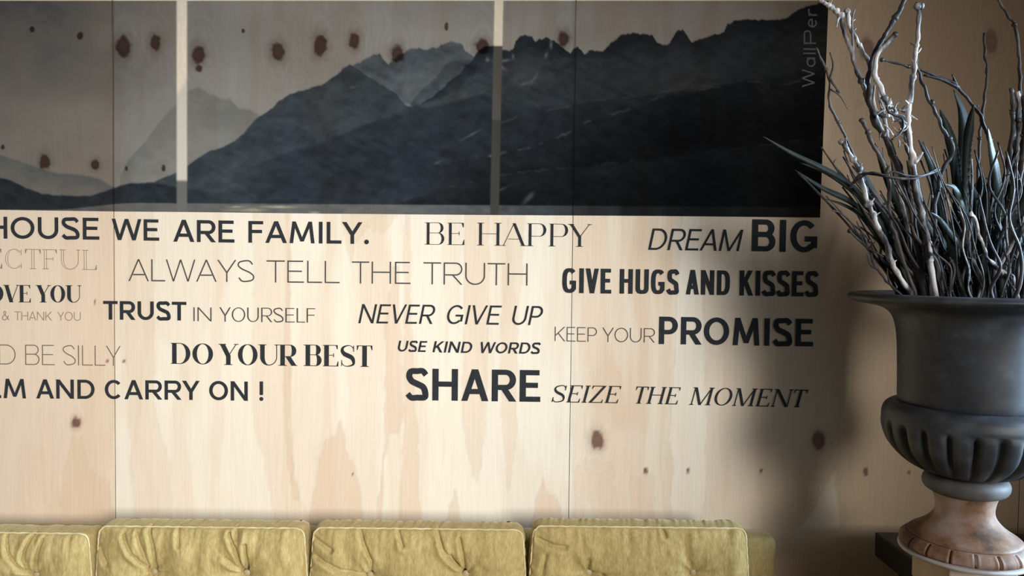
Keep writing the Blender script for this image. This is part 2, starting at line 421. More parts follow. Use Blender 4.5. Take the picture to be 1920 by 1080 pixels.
    out = wood * np.clip(T, 0, 1)
    # knots stay a little visible: already inside wood
    return out

# ------------------------------------------------------------------ setting: wall, floor
back = empty('wall_back', (0, WY, 0), kind='structure')
def seam_x(px_):     # world x of a panel joint from its pixel at mid height
    return at(px_, 500, WY).x
sx = [seam_x(214) - 1.2, seam_x(214), seam_x(1073), seam_x(1073) + 1.195, seam_x(1073) + 2.4]
ZT = 2.35
for i in range(4):
    a, b = sx[i] + .0008, sx[i + 1] - .0008
    nx = int((b - a) / .0042) if i < 3 else 80
    xs = np.linspace(a, b, nx); zs = np.linspace(0.0, ZT, int(ZT / .0075))
    X, Z = np.meshgrid(xs, zs)
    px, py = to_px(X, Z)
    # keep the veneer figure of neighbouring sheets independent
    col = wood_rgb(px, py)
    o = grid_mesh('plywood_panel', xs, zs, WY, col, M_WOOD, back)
    # sheet edges (thickness)
    V = [(a, WY, 0), (a, WY, ZT), (a, WY + .015, ZT), (a, WY + .015, 0), (b, WY, 0), (b, WY, ZT), (b, WY + .015, ZT), (b, WY + .015, 0)]
    me = o.data
    bm = bmesh.new(); bm.from_mesh(me)
    vs = [bm.verts.new(v) for v in V]
    bm.faces.new((vs[0], vs[1], vs[2], vs[3])).material_index = 1
    bm.faces.new((vs[4], vs[7], vs[6], vs[5])).material_index = 1
    bm.to_mesh(me); bm.free(); me.materials.append(M_EDGE)
box('wall_backing', (-2.4, WY + .0152, 0), (3.2, WY + .06, ZT), M_EDGE, back)
M_FLOOR = noisy('floor_boards', [(.3, (.10, .07, .05)), (.7, (.16, .11, .075))], 3, rough=.5, stretch=(1, 12, 1), bmp=.1)
fl = box('floor', (-2.6, -3.0, -.05), (3.2, WY + .06, 0), M_FLOOR); tag(fl, kind='structure')

# ------------------------------------------------------------------ mural
mural = empty('mural', at(770, 400, WY), 'wide printed mural of dark misty mountains across the plywood wall', 'mural')
def mural_piece(name, c0, c1, step=.0026):
    """columns between pixel x functions c0(y)..c1(y); rows follow the slightly sloping lower edge"""
    ny = 210
    tops = lambda x: 1.5 + 0 * x
    bots = lambda x: np.interp(x, [-300, 0, 215, 350, 600, 900, 1240, 1537, 1560], [389, 393.5, 396.5, 397.5, 400.5, 403, 405, 408, 408.2])
    width = abs(c1(200) - c0(200)); nx = max(3, int(width / 2.0))
    t = np.linspace(0, 1, ny)[:, None]; u = np.linspace(0, 1, nx)[None, :]
    y0 = t * 400
    for _ in range(2):
        x = c0(y0) * (1 - u) + c1(y0) * u
        y0 = tops(x) + t * (bots(x) - tops(x))
    PX, PY = x + 0 * y0, y0 + 0 * x
    # pixel -> wall plane
    dx = RIGHT.x * (PX - 960) / F + UP.x * (-(PY - 540) / F) + FWD.x
    dy = RIGHT.y * (PX - 960) / F + UP.y * (-(PY - 540) / F) + FWD.y
    dz = RIGHT.z * (PX - 960) / F + UP.z * (-(PY - 540) / F) + FWD.z
    Y = WY - .0006; s = Y / dy
    v = np.stack([dx * s, np.full_like(s, Y), CAM.z + dz * s], -1).reshape(-1, 3)
    col = mural_rgb(PX, PY)
    i = np.arange(nx * ny).reshape(ny, nx)
    q = np.stack([i[:-1, :-1], i[1:, :-1], i[1:, 1:], i[:-1, 1:]], -1).reshape(-1, 4)
    me = bpy.data.meshes.new(name); me.from_pydata(v.tolist(), [], q.tolist()); me.update()
    a = me.color_attributes.new('albedo', 'FLOAT_COLOR', 'POINT')
    cc = np.ones((len(v), 4), np.float32); cc[:, :3] = col.reshape(-1, 3)
    a.data.foreach_set('color', cc.ravel())
    return link(name, me, M_PRINT, mural)
e1a = lambda y: 331 + 0 * y; e1b = lambda y: 351 + 0 * y
e2a = lambda y: 926.5 - y * .021; e2b = lambda y: 944.5 - y * .021
mural_piece('print_panel', lambda y: -240 + 0 * y, e1a)
mural_piece('print_panel', e1b, e2a)
mural_piece('print_panel', e2b, lambda y: 1553.5 - .039 * y)
tag(mural_piece('print_seam', e1a, e1b), 'pale nearly unprinted strip between two print passes')
tag(mural_piece('print_seam', e2a, e2b), 'pale nearly unprinted strip between two print passes')

# ------------------------------------------------------------------ lettering (flat ink outlines)
class Pen:
    def __init__(s, S, T, serif=0, n=2.0, inline=False):
        s.S, s.T, s.serif, s.n, s.inline = S, T, serif, n, inline; s.q = []
    def quad(s, *p): s.q.append(list(p))
    def V(s, x, y0=0, y1=1, w=None, f=''):
        w = s.S if w is None else w
        if s.inline and w > .08:
            l = .026; s.quad((x - w / 2, y0), (x - w / 2 + l, y0), (x - w / 2 + l, y1), (x - w / 2, y1)); s.quad((x + w / 2 - l, y0), (x + w / 2, y0), (x + w / 2, y1), (x + w / 2 - l, y1))
        else: s.quad((x - w / 2, y0), (x + w / 2, y0), (x + w / 2, y1), (x - w / 2, y1))
        if s.serif:
            if 'b' in f: s.foot(x, 0, w)
            if 't' in f: s.foot(x, 1, w)
    def foot(s, x, y, w, k=1.0):
        h = w / 2 + s.serif * k; t = s.T; r = min(.035, s.serif * .5)
        d = 1 if y < .5 else -1
        s.quad(*((x - h, y), (x + h, y), (x + h, y + d * t), (x - h, y + d * t))[::1])
        for sg in (-1, 1):
            s.quad((x + sg * w / 2 * .9, y + d * t * .5), (x + sg * (w / 2 + r), y + d * t * .5), (x + sg * w / 2 * .9, y + d * (t + r)))
    def H(s, y, x0, x1, w=None):
        w = s.T if w is None else w
        s.quad((x0, y - w / 2), (x1, y - w / 2), (x1, y + w / 2), (x0, y + w / 2))
    def beak(s, x, y, d, side=1, L=.2):
        if s.serif: s.quad((x, y), (x, y + d * L), (x - side * .03, y + d * L), (x - side * .10, y))
    def D(s, x0, y0, x1, y1, w=None):
        w = s.S if w is None else w
        L = math.hypot(x1 - x0, y1 - y0); h = w / 2 * L / max(abs(y1 - y0), .05)
        if s.inline and w > .08:
            l = .03; 
            for a in (-h, h - l): s.quad((x0 + a, y0), (x0 + a + l, y0), (x1 + a + l, y1), (x1 + a, y1))
        else: s.quad((x0 - h, y0), (x0 + h, y0), (x1 + h, y1), (x1 - h, y1))
    def E(s, cx, cy, a, b, a0, a1, S=None, T=None, n=None, k=None):
        S = s.S if S is None else S; T = s.T if T is None else T; n = n or s.n
        k = k or max(6, int(abs(a1 - a0) / 7))
        def pt(t, A, B):
            c, q = math.cos(t), math.sin(t)
            return (cx + A * math.copysign(abs(c) ** (2 / n), c), cy + B * math.copysign(abs(q) ** (2 / n), q))
        bands = [((a, b), (max(a - S, .005), max(b - T, .005)))]
        if s.inline and S > .08:
            bands = [((a, b), (a - .024, b - .02)), ((a - S + .024, b - T * .9), (a - S, b - T))]
        for (A, B), (A2, B2) in bands:
            for i in range(k):
                t0 = math.radians(a0 + (a1 - a0) * i / k); t1 = math.radians(a0 + (a1 - a0) * (i + 1) / k)
                s.quad(pt(t0, A, B), pt(t1, A, B), pt(t1, A2, B2), pt(t0, A2, B2))
    def line(s, pts, wf):
        P = catmull([(x, y, 0) for x, y in pts], 8); n = len(P); L = []; Rr = []
        for i, p in enumerate(P):
            t = P[min(i + 1, n - 1)] - P[max(i - 1, 0)]; t.normalize(); w_ = wf(i / (n - 1)) / 2
            L.append((p.x - t.y * w_, p.y + t.x * w_)); Rr.append((p.x + t.y * w_, p.y - t.x * w_))
        for i in range(n - 1): s.quad(L[i], L[i + 1], Rr[i + 1], Rr[i])

WID = dict(A=.80, B=.68, C=.76, D=.76, E=.60, F=.57, G=.80, H=.74, I=.0, K=.72, L=.54, M=.92, N=.78, O=.86, P=.64, R=.70,
           S=.64, T=.66, U=.74, V=.76, W=1.14, Y=.74, Z=.68)
WID.update({'!': 0, '.': 0, '&': .78, 'a': .52, 'l': 0, 'e': .54, 'r': .32})
SB = dict(A=(.2, .2), C=(.65, .5), D=(1, .6), E=(1, .55), F=(1, .35), G=(.65, .9), K=(1, .3), L=(1, .25), O=(.6, .6), P=(1, .4), R=(1, .45),
          S=(.6, .6), T=(.25, .25), V=(.15, .15), W=(.15, .15), Y=(.1, .1), Z=(.5, .5), B=(1, .6), a=(.6, .9), e=(.6, .6), r=(1, .2))
def glyph(p, ch, W):
    S, T, sf = p.S, p.T, p.serif
    l = S / 2; r = W - S / 2; m = W / 2
    thin = S if not sf else max(T * 1.25, .03)
    if p.serif == 0: thin = S * (.92 if S > .1 else 1)
    hw = T
    if ch == 'A':
        o = S * .55
        p.D(thin * .6, 0, m + (0 if sf else 0), 1, thin); p.D(W - o, 0, m, 1, S)
        p.H(.30, W * .22, W * .78)
        if sf: p.foot(thin * .6, 0, thin, 1); p.foot(W - o, 0, S, .8)
    elif ch == 'B':
        p.V(l, f='bt'); mid = .53
        bx = W - max(.30 * W, .24)
        for y0, y1, ww in ((mid - T / 2, 1, W * .95), (0, mid + T / 2, W)):
            b = (y1 - y0) / 2; cx = ww - min(b, ww * .5)
            p.H(y1 - T / 2, l, cx); p.H(y0 + T / 2, l, cx)
            p.E(cx, y0 + b, ww - cx, b, -90, 90)
        if sf: p.H(T / 2, l - S / 2 - sf * .7, l); p.H(1 - T / 2, l - S / 2 - sf * .7, l)
    elif ch == 'C' or ch == 'G':
        p.E(m, .5, m, .5, 42, 318)
        if sf:
            p.V(W * .89, .68, .97, T * 1.2)
            if ch == 'C': p.V(W * .89, .03, .28, T * 1.2)
        if ch == 'G':
            if sf: p.V(W - S * .6, .03, .42, S); p.H(.42, W - S * .6 - S / 2 - sf * .8, W - S * .6 + S / 2 + sf * .8)
            else: p.V(W - S * .62, .14, .47, S); p.H(.5 - T / 2, W * .52, W - S * .12)
    elif ch == 'D':
        p.V(l, f=''); cx = max(W - .5, W * .42)
        p.H(1 - T / 2, l - (S / 2 + sf * .7 if sf else 0), cx); p.H(T / 2, l - (S / 2 + sf * .7 if sf else 0), cx)
        p.E(cx, .5, W - cx, .5, -90, 90)
    elif ch in 'EFL':
        p.V(l, f='bt' if ch == 'F' or ch == 'L' else '')
        x0 = l - (S / 2 + sf * .7 if sf else 0)
        if ch in 'EF': p.H(1 - T / 2, x0, W * .95); p.H(.52, l, W * (.68 if sf else .88)); p.beak(W * .95, 1, -1)
        if ch in 'EL': p.H(T / 2, x0, W); p.beak(W, 0, 1, 1, .24)
        if sf and ch in 'EF': p.V(W * .66, .43, .61, T * 1.1)
    elif ch == 'H':
        p.V(l, f='bt'); p.V(r, f='bt'); p.H(.52, l, r)
    elif ch == 'I': p.V(l, f='bt')
    elif ch == 'l': p.V(l)
    elif ch == 'K':
        p.V(l, f='bt'); o = S * .6
        p.D(l + S * .2, .38, W - thin * .8, 1, thin); p.D(l + (W - l) * .30, .56, W - o, 0, S)
        if sf: p.foot(W - thin * .8, 1, thin, .9); p.foot(W - o, 0, S, .8)
    elif ch == 'M':
        if sf:
            p.V(l * .6, w=thin); p.V(r, f='bt'); p.D(S * .5, 1, m, 0, S); p.D(m, 0, r, 1, thin)
            p.foot(l * .6, 0, thin); p.H(1 - T / 2, -sf, S)
        elif p.n > 2.05 or S < .17: p.V(l); p.V(r); p.D(l + S * .1, 1, m, .0 if S > .1 else .12, S * .86); p.D(m, .0 if S > .1 else .12, r - S * .1, 1, S * .86)
        else: p.D(l, 0, W * .18, 1, S * .95); p.D(r, 0, W * .82, 1, S * .95); p.D(W * .18, 1, m, .08, S * .85); p.D(m, .08, W * .82, 1, S * .85)
    elif ch == 'N':
        t = thin if sf else S
        p.V(t / 2 + (sf * .3 if sf else 0), w=t); p.V(W - t / 2, w=t); p.D(S * .45, 1, W - S * .45, 0, S * (1 if sf else .95))
        if sf: p.foot(t / 2 + sf * .3, 0, t); p.foot(W - t / 2, 1, t); p.H(1 - T / 2, -sf, S * .5)
    elif ch == 'O': p.E(m, .5, m, .5, 0, 360)
    elif ch in 'PR':
        p.V(l, f='b'); mid = .44; b = (1 - mid + T / 2) / 2; cx = W - min(b, W * .5)
        x0 = l - (S / 2 + sf * .7 if sf else 0)
        p.H(1 - T / 2, x0, cx); p.H(mid, l, cx); p.E(cx, 1 - b, W - cx, b, -90, 90)
        if ch == 'R':
            p.D(W * .48, mid, W - S * .5, 0, S * .95)
            if sf: p.H(T / 2, W - S * .5 - S * .3, W + sf * .5)
    elif ch == 'S':
        t = T / 2; L_ = S * .5 if not sf else S * .42
        a = [(W * .90, .80), (W * .74, .955 - t * .4), (m, 1 - t), (L_ + W * .07, .90), (L_, .745), (W * .26, .60), (m, .515), (W * .76, .42),
             (W - L_, .27), (W * .90 - L_ * .4, .10), (m, t), (W * .24, .045 + t * .4), (W * .07, .20)]
        if sf: wf = lambda u: T + (S - T) * max(0, math.sin(PI * min(max((u - .12) / .76, 0), 1))) ** 1.6
        else: wf = lambda u: T + (S - T) * (.4 + .6 * math.sin(PI * u))
        p.line(a, wf)
        if sf: p.V(W * .88, .70, .98, T * 1.2); p.V(W * .09, .02, .30, T * 1.2)
    elif ch == 'T':
        p.V(m, f='b'); p.H(1 - T / 2, 0, W)
        if sf: p.beak(W, 1, -1, 1, .22); p.beak(0, 1, -1, -1, .22)
    elif ch == 'U':
        t2 = thin if sf else S; y = min(.42, W * .5)
        p.V(l, y, 1, f='t'); p.V(W - t2 / 2, y, 1, t2, f='t')
        if sf:
            p.E(m, y, m, y, 180, 270, S, T * 1.3); p.E(m, y, m, y, 270, 360, t2, T * 1.3)
        else: p.E(m, y, m, y, 180, 360)
    elif ch == 'V':
        p.D(S * .55, 1, m, 0, S); p.D(W - thin * .6, 1, m, 0, thin)
        if sf: p.foot(S * .55, 1, S, .8); p.foot(W - thin * .6, 1, thin)
    elif ch == 'W':
        q = W * .25; p.D(S * .5, 1, q + S * .1, 0, S * .95); p.D(m, 1 if not sf else 1, q + S * .1, 0, thin)
        p.D(m, 1, W - q, 0, S * .95); p.D(W - thin * .5, 1, W - q, 0, thin)
    elif ch == 'Y':
        p.V(m, 0, .46, f='b'); p.D(S * .55, 1, m, .42, S); p.D(W - thin * .6, 1, m, .42, thin)
        if sf: p.foot(S * .55, 1, S, .8); p.foot(W - thin * .6, 1, thin)
    elif ch == 'Z':
        p.H(1 - T / 2, 0, W); p.H(T / 2, 0, W); p.D(S * .6, T * .5, W - S * .6, 1 - T * .5, S)
        if sf: p.beak(W, 0, 1); p.beak(0, 1, -1, -1)
    elif ch == '.': p.E(l, l * 1.1, l * 1.25, l * 1.25, 0, 360, l * 1.24, l * 1.24, 2)
    elif ch == '!': p.V(l, .30, 1); p.E(l, l * 1.1, l * 1.15, l * 1.15, 0, 360, l * 1.14, l * 1.14, 2)
    elif ch == '&':
        p.line([(W, .0), (W * .6, .42), (W * .25, .78), (W * .40, .97), (W * .58, .80), (W * .40, .58), (W * .10, .36), (W * .12, .08), (W * .42, .03), (W * .75, .20), (W * .92, .50)], lambda u: S)
    elif ch == 'a':
        p.E(m, .34, m, .36, 0, 360); p.V(W - S / 2, 0, .68)
    elif ch == 'e':
        p.E(m, .34, m, .36, 0, 315); p.H(.36, S / 2, W - S / 2)
    elif ch == 'r':
        p.V(l, 0, .7); p.line([(l, .45), (W * .45, .64), (W, .66)], lambda u: S)

STY = dict(
    med=dict(S=.172, T=.15), bold=dict(S=.195, T=.165), heavy=dict(S=.195, T=.165, n=2.0), rounded=dict(S=.18, T=.155),
    cond=dict(S=.185, T=.155, n=2.8), thin=dict(S=.062, T=.06), hair=dict(S=.05, T=.045), light=dict(S=.085, T=.075),
    sans_print=dict(S=.13, T=.12),
    opt=dict(S=.095, T=.06), ital=dict(S=.115, T=.10, sl=.2), bital=dict(S=.19, T=.155, sl=.2),
    did=dict(S=.125, T=.022, serif=.09), didb=dict(S=.215, T=.032, serif=.09), inl=dict(S=.14, T=.025, serif=.09, inline=True),
    sital=dict(S=.145, T=.05, serif=.07, sl=.25))
def word(text, x0, x1, t0, b0, t1, b1, style, inkname, parent, rot=False, gap=.15, name='word'):
    """x0..x1 pixel span; t0,b0 cap top / baseline pixel at the left end, t1,b1 at the right end"""
    st = dict(STY[style]); sl = st.pop('sl', 0)
    B0 = at(x0, b0, WY); B1 = at(x1, b1, WY); T0 = at(x0, t0, WY); T1 = at(x1, t1, WY)
    H = ((T0 - B0).length + (T1 - B1).length) / 2; L = (B1 - B0).length
    if rot:
        H = rot; T0 = B0 + Vector((-H, 0, .0))
    tot = L / H - sl
    serif = st.get('serif', 0)
    if serif: tot -= serif * 1.2
    chars = list(text)
    fixed = 0; flex = 0; items = []
    for i, c in enumerate(chars):
        wd = WID[c]
        if wd == 0: fixed += st['S']
        else: flex += wd
        if i:
            sa = SB.get(chars[i - 1], (1, 1))[1]; sb = SB.get(c, (1, 1))[0]
            g = gap * (sa + sb) / 2 * ((1.5 if st['S'] < .2 else .95) if serif else 1.0); flex += g; items.append(('g', g))
        items.append((c, wd))

    k = (tot - fixed) / flex if flex > 0 else 1
    k = max(k, .2)
    ux = (B1 - B0).normalized(); uz = Vector((0, 0, 1)) if not rot else (T0 - B0).normalized()
    V = []; Fc = []; x = serif * .6; cnt = 0
    for c, wd in items:
        if c == 'g': x += wd * k; continue
        W = wd * k if wd else st['S']
        p = Pen(**st); glyph(p, c, W)
        for q in p.q:
            b = len(V); off = .0011 + cnt * 1.2e-6; cnt += 1
            for (a, h) in q:
                P = B0 + ux * ((x + a + sl * h) * H) + uz * (h * H)
                V.append((P.x, WY - off, P.z))
            # face toward the room
            ar = sum(V[b + i][0] * V[b + (i + 1) % len(q)][2] - V[b + (i + 1) % len(q)][0] * V[b + i][2] for i in range(len(q)))
            f = tuple(range(b, b + len(q)))
            Fc.append(f if ar > 0 else f[::-1])
        x += W
    return mesh(name, V, Fc, M_INK[inkname], parent)
G = 'printed phrases on the plywood wall'
def phrase(label, words, style, inkname, **kw):
    w0 = words[0]
    e = empty('wall_lettering', at(w0[1], w0[4], WY - .001), label, 'lettering', G)
    for wd in words:
        st = wd[7] if len(wd) > 7 else style; ik = wd[8] if len(wd) > 8 else inkname
        word(*wd[:7], st, ik, e, **kw)
phrase('bold dark capitals reading HOUSE WE ARE FAMILY just under the mural at the left',
       [('HOUSE', -24, 187, 406, 447, 408.5, 449.5), ('WE', 210, 299, 410, 450, 411.5, 451.5), ('ARE', 325, 440, 412, 453, 413.5, 455), ('FAMILY.', 466, 691, 414, 455, 417, 457.5)], 'med', 'dark')
phrase('elegant high-contrast serif capitals reading BE HAPPY under the middle of the mural',
       [('BE', 798, 873, 417, 458.5, 418, 459.5), ('HAPPY', 896, 1108, 418, 460, 420, 463)], 'did', 'dark')
phrase('phrase DREAM BIG, slanted then heavy upright capitals, under the mural right end',
       [('DREAM', 1215, 1393, 428, 468.5, 431, 471, 'ital', 'dark'), ('BIG', 1409, 1533, 411.5, 471, 413, 473.5, 'bold', 'dark')], 'bold', 'dark')
phrase('faint outlined serif capitals ending in ECTFUL at the left edge',
       [('ECTFUL', -24, 184, 466, 503, 469, 506)], 'inl', 'light')
phrase('thin wide capitals reading ALWAYS TELL THE TRUTH',
       [('ALWAYS', 241, 477, 485.5, 527, 488, 529), ('TELL', 500, 637, 488, 529.5, 489.5, 531), ('THE', 660, 770, 490, 531.5, 491, 532.5), ('TRUTH', 794, 989, 491.5, 533, 494, 535.5)], 'thin', 'mid')
phrase('narrow bold capitals reading GIVE HUGS AND KISSES',
       [('GIVE', 1054, 1146, 502.5, 549, 504, 550.5), ('HUGS', 1161.5, 1272, 504, 550.5, 506, 552), ('AND', 1285, 1368, 506, 552, 507, 553.5), ('KISSES', 1386, 1533, 507, 554, 509, 556)], 'cond', 'dark')
phrase('bold serif capitals OVE YOU cut by the left edge',
       [('OVE', -24, 60, 534, 566.5, 534.5, 567), ('YOU', 68, 152, 534.5, 567, 535, 567.5)], 'didb', 'dark')
phrase('small faint capitals reading & THANK YOU at the left edge',
       [('&', 4.5, 17.5, 583, 600, 583, 600), ('THANK', 28, 98, 584, 600.5, 584.5, 601), ('YOU', 108, 152, 584.5, 601, 585, 601.5)], 'light', 'light')
phrase('phrase TRUST IN YOURSELF, heavy first word then light letters',
       [('TRUST', 194, 350, 564, 599, 566, 601, 'bold', 'dark'), ('IN', 363, 397, 576, 602, 576.5, 602.5), ('YOURSELF', 411.5, 592, 576, 603, 578, 605)], 'opt', 'mid')
phrase('slanted capitals reading NEVER GIVE UP',
       [('NEVER', 672, 818, 570, 606, 571.5, 607.5), ('GIVE', 835, 942, 571.5, 607.5, 573, 609), ('UP', 958, 1020, 573, 609, 574, 610)], 'ital', 'dark')
phrase('phrase KEEP YOUR PROMISE, hairline words then one huge bold word',
       [('KEEP', 1040, 1119, 612.5, 639.5, 614, 641, 'thin', 'mid'), ('YOUR', 1129, 1227.5, 614, 641, 615.5, 642.5, 'thin', 'mid'), ('PROMISE', 1235, 1524, 593.5, 645, 598, 649.5, 'heavy', 'dark')], 'thin', 'mid')
phrase('hairline brownish capitals D BE SILLY at the left edge',
       [('D', -1, 30, 646, 683, 646, 683.5), ('BE', 48, 103, 646, 684, 647, 684.5), ('SILLY', 118.5, 227, 647, 684.5, 648.5, 686)], 'hair', 'brown')
phrase('bold high-contrast serif capitals reading DO YOUR BEST',
       [('DO', 321, 402, 643, 682, 644, 683.5), ('YOUR', 410.5, 558, 645, 684, 646, 686), ('BEST', 571, 700.5, 646, 686, 648, 688)], 'didb', 'dark')
phrase('small bold slanted capitals reading USE KIND WORDS',
       [('USE', 744.5, 802, 638.5, 659, 639.5, 660), ('KIND', 811, 887.5, 639.5, 660.5, 641, 662), ('WORDS', 897, 1015, 641, 662, 642.5, 663.5)], 'bital', 'dark')
phrase('large heavy single word SHARE below the small slanted line',
       [('SHARE', 761.5, 1013, 690.5, 750, 694, 753.5)], 'heavy', 'dark')
phrase('slanted book-style serif capitals reading SEIZE THE MOMENT in the lowest line',
       [('SEIZE', 1031.5, 1167, 722, 754, 723.5, 756), ('THE', 1184, 1278.5, 724.5, 756.5, 726, 758.5), ('MOMENT', 1293, 1516, 726.5, 759, 730, 764)], 'sital', 'dark')
phrase('rounded bold capitals LM AND CARRY ON with exclamation mark, lowest line at the left',
       [('LM', -22, 49.5, 709.5, 746, 710.5, 747), ('AND', 68, 178, 711, 747, 712, 748), ('CARRY', 197, 375, 712, 748, 714, 750), ('ON', 392.5, 465, 714, 750, 715, 751.5), ('!', 487, 494, 715, 751.5, 715, 751.5)], 'rounded', 'dark')
# the maker's word printed sideways on the mural, reading upwards
for ch, y0, y1 in [('W', 164, 130), ('a', 126, 108), ('l', 102, 99), ('l', 94, 91), ('P', 83, 57), ('e', 52, 35), ('r', 30, 17)]:
    xb = 1527 + (164 - y0) * .035
    word(ch, xb, xb, 0, y0, 0, y1, 'sans_print', 'pale', mural, rot=.0325, name='letter')

# ------------------------------------------------------------------ sofa frame
vel_cols = [(.30, (.30, .225, .085)), (.5, (.42, .32, .13)), (.70, (.55, .435, .20))]
def velvet(name, k=1.0, scale=22):
    m, nt, b = mat_base(name, rough=.75, spec=.15)
    n = noise_node(nt, scale * 1.4, 6, .7, (1.3, 1, .55), dist=.3)
    n2 = noise_node(nt, 260, 2, .5, (1, 1, .25))
    ad = nt.nodes.new('ShaderNodeMath'); ad.operation = 'MULTIPLY_ADD'
    ad.inputs[1].default_value = .45; nt.links.new(n2.outputs['Fac'], ad.inputs[0])
    mu = nt.nodes.new('ShaderNodeMath'); mu.operation = 'MULTIPLY'; mu.inputs[1].default_value = .55
    nt.links.new(n.outputs['Fac'], mu.inputs[0]); nt.links.new(mu.outputs[0], ad.inputs[2])
    r = ramp(nt, ad.outputs[0], [(p, tuple(v * k for v in c)) for p, c in vel_cols])
    nt.links.new(r.outputs[0], b.inputs['Base Color'])
    b.inputs['Sheen Weight'].default_value = .35; b.inputs['Sheen Roughness'].default_value = .4
    b.inputs['Sheen Tint'].default_value = (1, .93, .65, 1)
    bump(nt, b, n2.outputs['Fac'], .25, .0008)
    return m
M_VEL = velvet('gold_velvet'); M_VELD = velvet('gold_velvet_frame', .8)
M_PIPE = noisy('pale_lit_piping', [(.3, (.48, .40, .20)), (.7, (.74, .66, .42))], 40, rough=.7, bmp=.2)  # piping tone lightened in place of light on the cushion edges
M_BTN = noisy('covered_button', [(.3, (.34, .27, .14)), (.7, (.44, .37, .22))], 60, rough=.5, bmp=.1)
M_DARKWOOD = noisy('dark_stained_wood', [(.3, (.009, .006, .0045)), (.7, (.020, .013, .009))], 5, rough=.45, stretch=(2, 14, 14), bmp=.15)
fx1 = at(1452, 1010, 1.90).x
ftop = at(1430, 1001, 1.90).z
SL, SR = -1.62, fx1
sofa = empty('sofa', ((SL + SR) / 2, 1.5, 0), 'long low mustard-green velvet sofa against the plywood wall', 'sofa')
box('back_frame', (SL, 1.872, .16), (SR, 1.942, ftop), M_VELD, sofa, .022, 4, True)
box('seat_base', (SL, 1.14, .12), (SR, 1.872, .25), M_VELD, sofa, .015, 3, True)
for k in range(4):
    xs_ = SL + (SR - SL) * k / 4
    box('seat_cushion', (xs_ + .004, 1.12, .252), (xs_ + (SR - SL) / 4 - .004, 1.868, .37), M_VEL, sofa, .03, 4, True)
for x in (SL + .08, SR - .08):
    for y in (1.2, 1.82):
        V, Fc = tube([Vector((x, y, .0)), Vector((x, y, .12))], [.014, .024], 12)
        mesh('leg', V, Fc, M_DARKWOOD, sofa, False)

